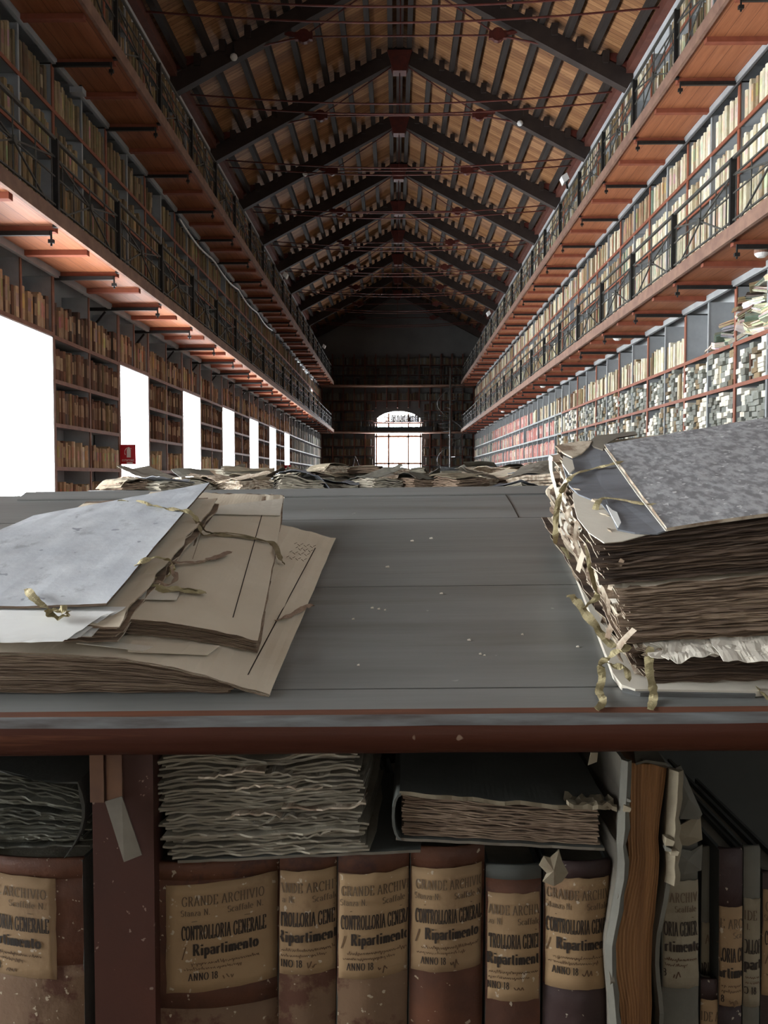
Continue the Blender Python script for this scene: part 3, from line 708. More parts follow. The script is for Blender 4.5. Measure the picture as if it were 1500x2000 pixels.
# ---------------------------------------------------------------- small fittings of the hall
def sign(Y, lab):
    t = thing('extinguisher_sign', lab, 'sign', 'red fire extinguisher signs')
    x0 = XF[-1] - .01; z0, z1 = 1.84, 2.17; yy = Y - .006
    b = MB(); b.box((x0, Y - .004, z0), (x0 + .27, Y + .004, z1)); b.build('panel', mt['sign_red'], t)
    cx = x0 + .155; cz = 2.04
    b = MB(); b.extrude([(-.033, -.085), (.033, -.085), (.033, .045), (.014, .066), (.014, .085), (-.014, .085), (-.014, .066), (-.033, .045)], lambda u, v: (cx + u, yy - .001, cz + v), lambda u, v: (cx + u, yy + .001, cz + v))
    for P, Q in zip(arc(cx - .012, cz, .055, .075, 95, 215, 8)[:-1], arc(cx - .012, cz, .055, .075, 95, 215, 8)[1:]): b.bar((P[0], yy, P[1]), (Q[0], yy, Q[1]), .003, .009)
    b.bar((cx + .01, yy, cz + .075), (cx + .045, yy, cz + .06), .003, .007); b.build('extinguisher_symbol', mt['white'], t)
    b = MB(); lettering(b, 'ESTINTORE', x0 + .04, 1.893, .028, lambda x, z: (x, yy - .001, z), thin=.12, thick=.16, fit=.2); b.build('lettering', mt['white'], t)
    b = MB(); b.box((x0 + .12, yy - .001, 1.85), (x0 + .22, yy, 1.877)); b.build('sticker', mt['white'], t)
sign(WS0 - .02, 'red fire extinguisher sign projecting beside the second window in view')
sign(34.33 - .02, 'small far red extinguisher sign beside the last side window')
mt['floor_lamp_glow'] = mt['white']
for i, (px, Y) in enumerate([(4.46, 10.3), (4.33, 16.4), (4.36, 24.8), (4.36, 34.0)]):
    t = thing('smoke_detector', 'round cream smoke detector under the lower gallery, %s along' % ordn(i + 1), 'smoke detector', 'smoke detectors under the lower gallery')
    b = MB(); b.tube([(px, Y, 4.40), (px, Y, 4.345)], .085, 16); b.build('base', mt['deck_edge'], t)
    b = MB(); b.tube([(px, Y, 4.35), (px, Y, 4.325), (px, Y, 4.30)], [.085, .075, .045], 16); b.build('sensor_head', mt['white'], t)
for i, (x, Y, z, lab) in enumerate([(3.86, 19.0, 8.28, 'white floodlight clamped on the upper rail opposite the windows, nearer one'), (3.86, 34.3, 8.3, 'small white floodlight farther along the upper rail opposite the windows'),
                                    (-3.68, 27.4, 8.2, 'small floodlight on the upper rail above the windows, nearer one'), (-3.68, 42.0, 8.2, 'small floodlight near the far end of the upper rail above the windows')]):
    s = 1 if x > 0 else -1
    t = thing('floodlight', lab, 'floodlight', 'floodlights on the upper railings')
    b = MB(); b.hexa([(x - s * .1, Y - .12, z - .06), (x + s * .02, Y - .12, z + .02), (x + s * .02, Y + .12, z + .02), (x - s * .1, Y + .12, z - .06), (x - s * .16, Y - .12, z + .08), (x - s * .04, Y - .12, z + .16), (x - s * .04, Y + .12, z + .16), (x - s * .16, Y + .12, z + .08)]); b.build('lamp_housing', mt['white'], t)
    b = MB(); b.bar((x, Y, 8.12), (x - s * .03, Y, z + .03), .04); b.bar((x, Y - .13, z), (x, Y + .13, z), .02); b.build('mounting_bracket', mt['iron'], t)
for i, (x, Y, s) in enumerate([(-3.6, 18.75, -1), (3.35, 22.85, 1), (-2.9, 26.85, -1)]):
    z = roofz(x, s) - .62
    t = thing('globe_lamp', 'small white globe lamp hanging from the %s roof truss' % ['second', 'third', 'fourth'][i], 'lamp', 'globe lamps on the trusses')
    b = MB(); b.tube([(x, Y, z + .3), (x, Y, z + .06)], .012, 6); b.build('stem', mt['iron'], t)
    b = MB(); b.tube([(x, Y, z + .08), (x, Y, z + .05), (x, Y, z), (x, Y, z - .05), (x, Y, z - .07)], [.03, .07, .085, .06, .02], 12); b.build('globe', mt['white'], t, True)
t = thing('wall_lamp', 'small pale lamp on the inner beam of the upper gallery over the windows', 'lamp')
b = MB(); b.box((-4.58, 11.8, 7.02), (-4.40, 11.95, 7.10)); b.build('housing', mt['shelf_paint'], t)
b = MB(); b.tube([(-4.45, 11.88, 7.15), (-4.45, 11.88, 7.09)], .02, 8); b.build('mount', mt['iron'], t)
b = MB(); b.tube([(-4.52, 17.5 + 13 * k / 30, 7.02 - .1 * abs(math.sin(k * .42))) for k in range(31)], .022, 6)
tag(b.build('cable', mt['white']), 'pale cable looping under the upper gallery over the windows', 'cable')
b = MB(); b.tube([(4.77, 6 + 40 * k / 30, 7.12 - .02 * abs(math.sin(k * .9))) for k in range(31)], .02, 6)
tag(b.build('conduit', mt['iron']), 'dark conduit running under the upper gallery opposite the windows', 'conduit')
# spiral stair and step ladder at the far end
t = thing('spiral_staircase', 'black iron spiral staircase in front of the far end wall', 'staircase'); sx, sy = 3.2, YE - 3.0
b = MB(); b.tube([(sx, sy, 0), (sx, sy, 8.1)], .05, 8); b.build('pole', mt['rail'], t)
for k in range(34):
    a = k * .42; z = .22 * (k + 1); b = MB(); c_, s_ = math.cos(a), math.sin(a); c2, s2 = math.cos(a + .4), math.sin(a + .4)
    b.extrude([(sx, sy), (sx + .75 * c_, sy + .75 * s_), (sx + .75 * c2, sy + .75 * s2)], lambda u, v: (u, v, z), lambda u, v: (u, v, z + .025)); b.build('tread', mt['iron'], t)
b = MB(); b.tube([(sx + .76 * math.cos(k * .21), sy + .76 * math.sin(k * .21), .11 * k + 1.1) for k in range(66)], .02, 6)
for k in range(0, 33): b.bar((sx + .76 * math.cos(k * .42), sy + .76 * math.sin(k * .42), .22 * k + .2), (sx + .76 * math.cos(k * .42), sy + .76 * math.sin(k * .42), .22 * k + 1.15), .015)
b.build('handrail', mt['rail'], t)
t = thing('step_ladder', 'dark wooden step ladder standing before the far end wall', 'ladder')
for yy in (47.0, 47.6):
    b = MB(); b.bar((-2.9, yy, 0), (-2.35, yy, 2.9), .07); b.bar((-1.2, yy, 0), (-2.35, yy, 2.9), .07); b.build('side_rail', mt['timber'], t)
for k in range(9):
    f = (k + .6) / 9.5; b = MB(); b.box((-1.2 - 1.15 * f - .06, 47.0, 2.9 * f), (-1.2 - 1.15 * f + .06, 47.6, 2.9 * f + .03)); b.build('step', mt['timber'], t)

# ---------------------------------------------------------------- layered leaves
def lerp(a, b_, t): return a + (b_ - a) * t
def leaves(mb, frame, C, hb, ht, n, rag=(.002, .002, .001, .002), seed=1, nu=26, nv=8, fill=.8, lean=(0, 0), mats=(0, 1, 2), rough=.0006, freq=14):
    """C: four corners (x,w) front-left, front-right, back-right, back-left; hb, ht: heights of bottom and top as functions of (u,v)"""
    r = random.Random(seed)
    for k in range(n):
        t0, t1 = k / n, (k + fill) / n; o = r.uniform(0, 99); jf = [r.gauss(0, 1) for _ in range(4)]
        big = r.random() < .12
        G = [[], []]
        for j in range(nv + 1):
            v = j / nv
            for i in range(nu + 1):
                u = i / nu
                x = lerp(lerp(C[0][0], C[1][0], u), lerp(C[3][0], C[2][0], u), v); w_ = lerp(lerp(C[0][1], C[1][1], u), lerp(C[3][1], C[2][1], u), v)
                fr = max(0, 1 - v * 6); bk = max(0, 1 - (1 - v) * 6); rt = max(0, 1 - (1 - u) * 8); lf = max(0, 1 - u * 8)
                nz = noise.noise(Vector((u * freq, o, 0))); nz2 = noise.noise(Vector((v * freq * .7, o, 5)))
                w_ += -fr * rag[0] * (jf[0] + nz * 1.6 + (1.5 if big else 0)) + bk * rag[2] * (jf[2] + nz * 1.6)
                x += rt * rag[1] * (jf[1] + nz2 * 2) - lf * rag[3] * (jf[3] + nz2 * 2)
                x += lean[0] * t0; w_ += lean[1] * t0
                h0 = lerp(hb(u, v), ht(u, v), t0); h1 = lerp(hb(u, v), ht(u, v), t1); q = rough * noise.noise(Vector((u * 9, v * 9, o * .3))) * 2
                G[0].append(frame(x, w_, h0 + q)); G[1].append(frame(x, w_, h1 + q))
        a = mb.pts(G[0]); c = mb.pts(G[1]); W = nu + 1
        for j in range(nv):
            for i in range(nu):
                p = j * W + i
                mb.face([c + p, c + p + 1, c + p + W + 1, c + p + W], mats[0] if k == n - 1 or n < 8 else mats[1])
                if k == 0 or fr: mb.face([a + p, a + p + W, a + p + W + 1, a + p + 1], mats[0] if n < 8 else mats[1])
        for i in range(nu):
            mb.face([a + i, a + i + 1, c + i + 1, c + i], mats[1]); p = nv * W + i; mb.face([a + p + 1, a + p, c + p, c + p + 1], mats[1])
        for j in range(nv):
            p = j * W; mb.face([a + p + W, a + p, c + p, c + p + W], mats[2]); p = j * W + nu; mb.face([a + p, a + p + W, c + p + W, c + p], mats[2])
def sheet(mb, frame, C, hf, th=.0012, nu=14, nv=10, ragged=0, seed=0, m=0):
    leaves(mb, frame, C, lambda u, v: hf(u, v), lambda u, v: hf(u, v) + th, 1, (ragged,) * 4, seed, nu, nv, 1.0, mats=(m, m, m), rough=.0004)
# ---------------------------------------------------------------- the long central bookcase top with slumped papers
TX0, TX1, TY0, TY1, TZ = -2.35, 2.3, 6.3, 31.0, 1.51
t = thing('central_bookcase', 'long low bookcase down the middle of the hall under heaped papers', 'bookcase')
b = MB(); b.box((TX0, TY0, TZ - .05), (TX1, TY1, TZ)); b.build('top', mt['gray_paint'], t)
b = MB(); b.box((TX0 + .08, TY0 + .1, 0), (TX1 - .08, TY1 - .1, TZ - .05)); b.build('carcass', mt['post'], t)
rp = random.Random(77)
def folio_mesh(kind, seed):
    r = random.Random(seed); b = MB(); c = MB(); w2, l2 = r.uniform(.13, .18), r.uniform(.18, .24)
    th = r.uniform(.05, .13); ID = lambda x, y, z: Vector((x, y, z)); s1, s2 = r.uniform(0, 9), r.uniform(.01, .035)
    wav = lambda u, v: s2 * math.sin(u * 3 + s1) * math.sin(v * 2.5 + s1) + .012 * noise.noise(Vector((u * 4, v * 4, s1)))
    Q = [(-w2, -l2), (w2, -l2), (w2, l2), (-w2, l2)]
    leaves(b, ID, Q, lambda u, v: .002 + max(0, wav(u, v)) * .3, lambda u, v: max(.02, th + wav(u, v)), r.choice([5, 7, 9]), (.010, .010, .010, .010), seed, 8, 7, .82, rough=.004, freq=7)
    if kind == 0: up = lambda u, v: th + wav(u, v) + .006 + .02 * u * v
    elif kind == 1:
        a = r.uniform(.15, .38); up = lambda u, v: max(th * .6, th + wav(0, v) + .004 + a * .3 * u ** 1.3 + .01 * math.sin(v * 6 + s1))
    else: up = lambda u, v: th + wav(u, v) + .03 * math.sin(PI * u) + .004 - .09 * max(0, u - .8) * 3
    e = .012; leaves(c, ID, [(-w2 - e, -l2 - e), (w2 + e + (.03 if kind == 2 else 0), -l2 - e), (w2 + e, l2 + e), (-w2 - e, l2 + e)], up, lambda u, v: up(u, v) + .004, 1, (.006,) * 4, seed + 1, 9, 8, 1.0, mats=(0, 0, 0), rough=.003, freq=8)
    em = mt[r.choice(['page_gray', 'torn', 'edge_brown', 'page_gray'])]
    return b.mesh('page_block', [em, em, em]), c.mesh('cover', mt[r.choice(['paper_tan', 'cover_dusty', 'label_pale', 'vellum', 'paper_tan', 'scrap', 'label_pale', 'cloth_grey', 'torn'])])
protos = [(k % 3, folio_mesh(k % 3, 300 + k)) for k in range(24)]
DESC = ['closed dusty folio', 'folio with its board propped ajar', 'slumped folio in a curled wrapper']
MATN = {'torn': 'mottled tan', 'cloth_grey': 'blue-grey', 'paper_tan': 'tan', 'cover_dusty': 'dark dusty', 'board_grey': 'grey', 'vellum': 'greenish grey', 'paper_pale': 'pale', 'scrap': 'brown-grey', 'label_pale': 'faded'}
keyof = {v.name: k for k, v in mt.items()}
row = 0; Y = 6.55
while Y < 17:
    row += 1; x = -2.1; k = 0
    while x < 2.1:
        k += 1; kd, (pg, cv) = rp.choice(protos)
        xx = x + rp.uniform(-.06, .06)
        z = TZ
        colr = MATN.get(keyof.get(cv.materials[0].name, ''), 'brown')
        o = thing('paper_folio', '%s-covered %s, %s in the %s central row' % (colr, DESC[kd], ordn(k), ordn(row)), 'folio', 'folios strewn over the central bookcase', (xx, Y + rp.uniform(-.12, .12), z + .002))
        rz = rp.uniform(-1.1, 1.1) + (PI if rp.random() < .5 else 0); sc_ = rp.uniform(.72, 1.05)
        o.rotation_euler = (rp.uniform(-.02, .05), rp.uniform(-.05, .05), rz); o.scale = (sc_, sc_, sc_ * (rp.uniform(.75, 1.3)))
        inst('page_block', pg, o); inst('cover', cv, o)
        if row > 1 and rp.random() < .4:
            kd2, (pg2, cv2) = rp.choice(protos); colr = MATN.get(keyof.get(cv2.materials[0].name, ''), 'brown')
            o2 = thing('paper_folio', '%s %s atop the %s in the %s row' % (colr, DESC[kd2], ordn(k), ordn(row)), 'folio', 'folios strewn over the central bookcase', (xx + .04, o.location.y, z + .13))
            o2.rotation_euler = (rp.uniform(-.12, .12), rp.uniform(-.15, .15), rp.uniform(-3, 3)); o2.scale = (.75, .75, .6); inst('page_block', pg2, o2); inst('cover', cv2, o2)
        x += rp.uniform(.24, .38)
    Y += .5 + row * .07

# ---------------------------------------------------------------- the sloping-topped cabinet close to the camera
ROLL = math.radians(.7); SLOPE = .30
DO = Vector((0, .85, 1.6 - .2363))
EX = Vector((math.cos(ROLL), 0, math.sin(ROLL)))
EW = Vector((0, 1, SLOPE)).normalized(); EW = (EW - EX * EW.dot(EX)).normalized()
EN = EX.cross(EW).normalized()
def D(x, w_, h=0.0): return DO + EX * x + EW * w_ + EN * h
def dk(px, py, h=0.0):          # a point of the picture on the plane h above the desk top -> (x, w)
    d = ray(px, py); o = DO + EN * h; tt = (o - EYE).dot(EN) / d.dot(EN); p = EYE + d * tt - o
    return (p.dot(EX), p.dot(EW))
cab = thing('archive_cabinet', 'old red-brown archive cabinet with a sloping grey plank top full of registers', 'cabinet')
SX0, SX1 = -1.35, 1.35
edges = [-.005] + [dk(1000, y)[1] for y in (1343, 1143, 1011)] + [dk(1000, 957)[1]]
for i in range(len(edges) - 1):
    b = MB(); a, c = edges[i] + .0012, edges[i + 1] - .0012; n = 40
    e = 0.0
    P = []
    for x in (SX0, SX1):
        P += [D(x, a, -.022), D(x, c, -.022), D(x, c, e), D(x, a, e)]
    b.hexa([P[0], P[4], P[5], P[1], P[3], P[7], P[6], P[2]]); b.build('top_plank', mt['gray_paint'], cab)
wr = edges[-1]
b = MB(); P = []
for x in (-.70, SX1): P += [D(x, wr - .03, .0005), D(x, wr + .010, .0005), D(x, wr + .010, .0045), D(x, wr - .03, .003)]
b.hexa([P[0], P[4], P[5], P[1], P[3], P[7], P[6], P[2]]); b.build('ridge_board', mt['gray_paint'], cab)
b = MB(); q = D(0, wr + .03, -.01)
b.hexa([D(SX0, wr, -.022), D(SX1, wr, -.022), D(SX1, wr, -.022) + Vector((0, .6, -.18)), D(SX0, wr, -.022) + Vector((0, .6, -.18)), D(SX0, wr, 0), D(SX1, wr, 0), D(SX1, wr, 0) + Vector((0, .6, -.18)), D(SX0, wr, 0) + Vector((0, .6, -.18))])
b.build('rear_slope', mt['gray_paint'], cab)
b = MB(); P = []
for x in (SX0, SX1): P += [D(x, -.020, -.03), D(x, -.005, -.03), D(x, -.005, .001), D(x, -.020, -.001)]
b.hexa([P[0], P[4], P[5], P[1], P[3], P[7], P[6], P[2]]); b.build('lip', mt['bare_wood'], cab)
# rounded nosing with a dusty upper face
P_ = [dk(985, 962, .0006), dk(1000, 985, .0006), dk(1013, 1010, .0006)]
b = MB()
for p, q in zip(P_[:-1], P_[1:]): b.bar(D(p[0], p[1], .0003), D(q[0], q[1], .0003), .0016, .0008)
b.build('butt_joint', mt['ink'], cab)
r_ = .0235
def nose(a): return (-.024 - .0165 * math.cos(a), -.0160 + .0200 * math.sin(a))
for nm, m_, a0, a1 in (('nosing', 'nosing', -100, 52), ('nosing_dust', 'dust', 52, 150)):
    b = MB(); N = 60; K = 10; rows = []
    for i in range(N + 1):
        x = SX0 + (SX1 - SX0) * i / N; rows.append(b.pts([D(x, *nose(math.radians(a0 + (a1 - a0) * k / K))) + EN * (.0012 * noise.noise(Vector((x * 9, k * .3, 0)))) for k in range(K + 1)]))
    for i in range(N):
        for k in range(K): b.face([rows[i] + k, rows[i + 1] + k, rows[i + 1] + k + 1, rows[i] + k + 1])
    if nm == 'nosing': n_ = b.build('nosing', mt[m_], cab, True)
    else: tag(b.build('dust_layer', mt[m_], n_, True), 'grey dust lying along the top of the nosing')
b = MB(); b.hexa([D(SX0, -.018, -.034), D(SX1, -.018, -.034), D(SX1, .02, -.045), D(SX0, .02, -.045), D(SX0, -.018, -.02), D(SX1, -.018, -.02), D(SX1, .02, -.023), D(SX0, .02, -.023)]); b.build('front_rail', mt['nosing'], cab)
# carcass: post, side, partitions, back, shelf
def X9(px, Y=.90): return at(px, 1700, Y).x
SHZ = .76; ZT = 1.31
pm = .87
x0p, x1p = X9(182, pm), X9(301, pm)
b = MB(); b.box((x0p, pm, .05), (x1p, pm + .035, 1.325)); b.build('post', mt['post'], cab)
b = MB(); b.box((x0p + .025, pm + .035, .05), (x1p - .012, 1.36, 1.33)); b.build('partition', mt['inner'], cab)
b = MB(); b.box((SX0, 1.36, .05), (SX1, 1.385, 1.40)); b.build('back_panel', mt['inner'], cab)
b = MB(); b.box((SX0, pm, SHZ - .03), (SX1, 1.36, SHZ)); b.build('shelf', mt['post'], cab)
for sx in (SX0, SX1 - .03):
    b = MB(); b.box((sx, pm, 0), (sx + .03, 1.38, 1.34)); b.build('side_panel', mt['post'], cab)
b = MB(); b.box((SX0, pm, .02), (SX1, 1.36, .06)); b.build('base', mt['post'], cab)
b = MB(); p0 = at(178, 1600, pm - .004); b.box((at(178, 1476, pm).x, pm - .005, at(190, 1564, pm).z), (at(205, 1476, pm).x, pm - .0005, 1.322)); b.build('edge_strip', mt['tag_wood'], cab)
b = MB(); b.box((at(210, 1476, pm).x, pm - .004, at(220, 1560, pm).z), (at(240, 1476, pm).x, pm - .0005, 1.322)); b.build('paper_strip', mt['tag_wood'], cab)
b = MB(); P = [at(x, y, pm - .006 - i * .001) for i, (x, y) in enumerate([(205, 1566), (238, 1556), (277, 1670), (242, 1684)])]
b.hexa([p for p in P] + [p + Vector((0, .0015, 0)) for p in P])
tag(b.build('paper_tag', mt['scrap']), 'limp grey paper tag hanging askew on the post', 'tag')

def ribbon(name, pts, wd, m, parent, seed=0, twist=1.0, th=.0007):
    """a flat tape along 3-D points, gently twisting"""
    r = random.Random(seed); P = []
    pts = [Vector(p) for p in pts]
    for i in range(len(pts) - 1):        # Catmull-Rom
        p0 = pts[max(i - 1, 0)]; p1 = pts[i]; p2 = pts[i + 1]; p3 = pts[min(i + 2, len(pts) - 1)]
        for k in range(7):
            t = k / 7; P.append(.5 * ((2 * p1) + (-p0 + p2) * t + (2 * p0 - 5 * p1 + 4 * p2 - p3) * t * t + (-p0 + 3 * p1 - 3 * p2 + p3) * t ** 3))
    P.append(pts[-1]); b = MB(); n = []
    for i, p in enumerate(P):
        d = (P[min(i + 1, len(P) - 1)] - P[max(i - 1, 0)]).normalized(); side = d.cross(EN)
        if side.length < .1: side = EX.copy()
        side.normalize(); nn = side.cross(d); a = twist * (noise.noise(Vector((i * .16, seed, 0))) * 2.2)
        sd = side * math.cos(a) + nn * math.sin(a); nn = sd.cross(d).normalized() * th
        hw = wd * .48 * (1 + .35 * noise.noise(Vector((i * .35, seed + 3, 0))))
        if i < 2 or i > len(P) - 3: hw *= .7
        mid = p + nn * 2.0 * noise.noise(Vector((i * .5, seed, 8)))
        n.append(b.pts([p - sd * hw, mid + nn * .6, p + sd * hw, mid - nn * .6]))
    for i in range(len(n) - 1):
        for k in range(4): b.face([n[i] + k, n[i] + (k + 1) % 4, n[i + 1] + (k + 1) % 4, n[i + 1] + k])
    b.face([n[0] + k for k in range(4)][::-1]); b.face([n[-1] + k for k in range(4)])
    return b.build(name, mt[m], parent)
def dp(px, py, h):              # picture point at height h above desk -> world
    x, w_ = dk(px, py, h); return D(x, w_, h)

# ---------------------------------------------------------------- the open folder at the left
fold = thing('document_folder', 'thick untied folder of tan leaves with pale marbled board on the sloping top', 'folder')
FR = dk(522, 1363, 0); BR = dk(652, 1056, 0); FL = dk(-230, 1356, 0); BL = (FL[0] + .02, BR[1])
xl, xr_ = FL[0], FR[0]
def prof(u):                    # top of the lower gathering
    pxs = [(-230, .052), (0, .052), (120, .051), (250, .046), (340, .037), (400, .028), (450, .018), (490, .010), (522, .0045)]
    x = lerp(xl, xr_, u)
    ks = [(dk(p, 1355)[0], h) for p, h in pxs]
    for (a, ha), (c, hc) in zip(ks[:-1], ks[1:]):
        if x <= c:
            t = (x - a) / (c - a); t = t * t * (3 - 2 * t) * .5 + t * .5; return lerp(ha, hc, t)
    return ks[-1][1]
def topL(u, v): return prof(u) * (1 - .1 * v) + .0010
b = MB(); FR2 = dk(447, 1353, 0); uu = (FR2[0] - xl) / (xr_ - xl)
C2 = [FL, FR2, (lerp(BL[0], BR[0], uu), BR[1] - .015), BL]
leaves(b, D, C2, lambda u, v: .0015, lambda u, v: max(.004, topL(u * uu, v) - .0035), 34, (.0018, .004, .002, .002), 3, 40, 6, .82)
b.build('lower_leaves', [mt['paper_tan'], mt['edge_brown'], mt['edge_brown']], fold)
b = MB(); leaves(b, D, [FL, FR, BR, BL], lambda u, v: max(.0005, topL(u, v) - .0034 - .002 * (u > .9)), topL, 5, (.0012, .0022, .003, .001), 9, 60, 14, .8, freq=20)
lt = b.build('lower_top_leaf', [mt['paper_tan'], mt['edge_brown'], mt['paper_tan']], fold)
# ruled line and scribbled stamp on the lower leaf
def on_low(px, py, dh=.0012):
    h = .01
    for _ in range(4):
        x, w_ = dk(px, py, h); u = min(1, max(0, (x - lerp(FL[0], BL[0], (w_ - FL[1]) / (BR[1] - FL[1]))) / (lerp(FR[0], BR[0], (w_ - FL[1]) / (BR[1] - FL[1])) - lerp(FL[0], BL[0], (w_ - FL[1]) / (BR[1] - FL[1])))))
        h = topL(u, (w_ - FL[1]) / (BR[1] - FL[1])) + dh
    return D(x, w_, h)
def line_on(f, a, c, wd, name, m, parent, n=14):
    b = MB(); rows = []
    for i in range(n + 1):
        p = f(lerp(a[0], c[0], i / n), lerp(a[1], c[1], i / n)); rows.append(b.pts([p - EX * wd / 2, p + EX * wd / 2]))
    for i in range(n): b.face([rows[i], rows[i] + 1, rows[i + 1] + 1, rows[i + 1]])
    return b.build(name, mt[m], parent)
line_on(on_low, (484, 1318), (616, 1070), .0016, 'ruled_line', 'ink', lt)
for a, c in (((575, 1062), (618, 1068)), ((566, 1078), (606, 1084)), ((560, 1088), (600, 1094)), ((578, 1070), (612, 1077))):
    b = MB()
    for k in range(7):
        p = on_low(lerp(a[0], c[0], k / 7), lerp(a[1], c[1], k / 7)); q = on_low(lerp(a[0], c[0], (k + .8) / 7), lerp(a[1], c[1], (k + .8) / 7) + (3 if k % 2 else -3)); b.bar(p, q, .0008, .0003)
    b.build('ink_mark', mt['ink_faded'], lt)
# second gathering on top
h2 = lambda u: prof(lerp(.25, (dk(500, 1275, .02)[0] - xl) / (xr_ - xl), u))
F2 = dk(503, 1274, .014); B2 = dk(552, 985, .036); FL2 = (dk(60, 1250, .055)[0], dk(200, 1240, .055)[1]); BL2 = (FL2[0], B2[1] - .03)
def base2(u, v):
    cur = max(0, (v - .72) / .28) * max(0, (u - .35) / .65)
    return lerp(.0545, .0125, u ** 2.2) * (1 - .1 * v) + .0015 + .024 * cur ** 1.6 + .004 * v * u
def top2(u, v): return base2(u, v) + lerp(.020, .016, u) * (1 - .35 * v * u)
b = MB(); leaves(b, D, [FL2, F2, B2, BL2], base2, top2, 22, (.0016, .0012, .004, .001), 21, 44, 18, .8, freq=18)
up = b.build('upper_leaves', [mt['paper_tan'], mt['edge_brown'], mt['edge_brown']], fold)
def on_up(px, py, dh=.001):
    h = .03
    for _ in range(8):
        x, w_ = dk(px, py, h); v = min(1, max(0, (w_ - F2[1]) / (B2[1] - F2[1]))); u = min(1, max(0, (x - lerp(FL2[0], BL2[0], v)) / (lerp(F2[0], B2[0], v) - lerp(FL2[0], BL2[0], v))))
        h = lerp(h, top2(u, v) + dh, .7)
    return D(x, w_, h)
line_on(on_up, (455, 1206), (512, 1004), .0014, 'ruled_line', 'ink', up)
line_on(on_up, (376, 1092), (392, 1044), .0006, 'pencil_line', 'ink_faded', up)
# pale curled leaf at the back corner
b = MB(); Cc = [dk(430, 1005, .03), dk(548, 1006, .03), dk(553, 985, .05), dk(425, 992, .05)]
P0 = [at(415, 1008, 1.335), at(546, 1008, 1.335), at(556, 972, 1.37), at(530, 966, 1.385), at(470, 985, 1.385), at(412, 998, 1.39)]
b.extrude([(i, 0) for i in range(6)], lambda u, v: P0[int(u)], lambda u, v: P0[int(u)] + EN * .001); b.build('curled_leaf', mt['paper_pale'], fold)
# slips lying on the leaves
def slip(px4, f, m, name='paper_slip', dh=.0015, parent=None, th=.0008):
    P = [f(x, y) for x, y in px4]; b = MB(); n = 6; rows = []
    for i in range(n + 1):
        for j in range(n + 1):
            pass
    g = []
    for j in range(n + 1):
        for i in range(n + 1):
            u, v = i / n, j / n; x = lerp(lerp(px4[0][0], px4[1][0], u), lerp(px4[3][0], px4[2][0], u), v); y = lerp(lerp(px4[0][1], px4[1][1], u), lerp(px4[3][1], px4[2][1], u), v); g.append(f(x, y) + EN * dh)
    a = b.pts(g); c = b.pts([p + EN * th for p in g]); W = n + 1
    for j in range(n):
        for i in range(n):
            p = j * W + i; b.face([c + p, c + p + 1, c + p + W + 1, c + p + W]); b.face([a + p, a + p + W, a + p + W + 1, a + p + 1])
    for i in range(n): b.face([a + i, a + i + 1, c + i + 1, c + i]); p = n * W + i; b.face([a + p + 1, a + p, c + p, c + p + 1])
    for j in range(n): p = j * W; b.face([a + p + W, a + p, c + p, c + p + W]); p = j * W + n; b.face([a + p, a + p + W, c + p + W, c + p])
    return b.build(name, mt[m], parent or fold)
slip([(418, 1006), (547, 1009), (553, 976), (430, 990)], on_up, 'paper_pale', 'lit_leaf')  # pale colour stands in for light falling on the back corner
slip([(235, 1172), (345, 1175), (352, 1158), (270, 1150)], on_up, 'paper_pale')
slip([(250, 1277), (405, 1283), (430, 1265), (260, 1255)], on_low, 'paper_tan', dh=.002)
slip([(150, 1262), (280, 1277), (300, 1268), (170, 1255)], on_low, 'paper_pale', dh=.003)
# crumpled brown gathering under the board
b = MB(); A3 = [dk(120, 1228, .07), dk(222, 1226, .072), dk(418, 985, .072), dk(330, 985, .072)]
A3[3] = (A3[2][0] - .2, A3[2][1]); A3[0] = (A3[1][0] - .2, A3[1][1])
leaves(b, D, A3, lambda u, v: .068 - .010 * u, lambda u, v: .0775 + .006 * v * u, 10, (.003, .005, .003, .001), 31, 16, 26, .8, rough=.0012, freq=12)
b.build('crumpled_leaves', [mt['paper_tan'], mt['edge_brown'], mt['torn']], fold)
# white sheets fanned out under the board
for k, (c4_, hh) in enumerate([([(-160, 1262), (122, 1252), (205, 1200), (-160, 1196)], .0818), ([(-60, 1250), (150, 1247), (222, 1195), (-60, 1192)], .0802), ([(-120, 1246), (178, 1243), (243, 1186), (-120, 1190)], .0788)]):
    C = [dk(x, y, hh - (.010 if i < 2 else 0)) for i, (x, y) in enumerate(c4_)]
    b = MB(); leaves(b, D, C, lambda u, v: hh - .010 * (1 - v) ** 1.5, lambda u, v: hh - .010 * (1 - v) ** 1.5 + .0010, 2, (.0015, .002, .0005, .001), 40 + k, 14, 8, .5, rough=.0001)
    b.build('white_sheet', [mt['paper_white'], mt['paper_pale'], mt['paper_pale']], fold)
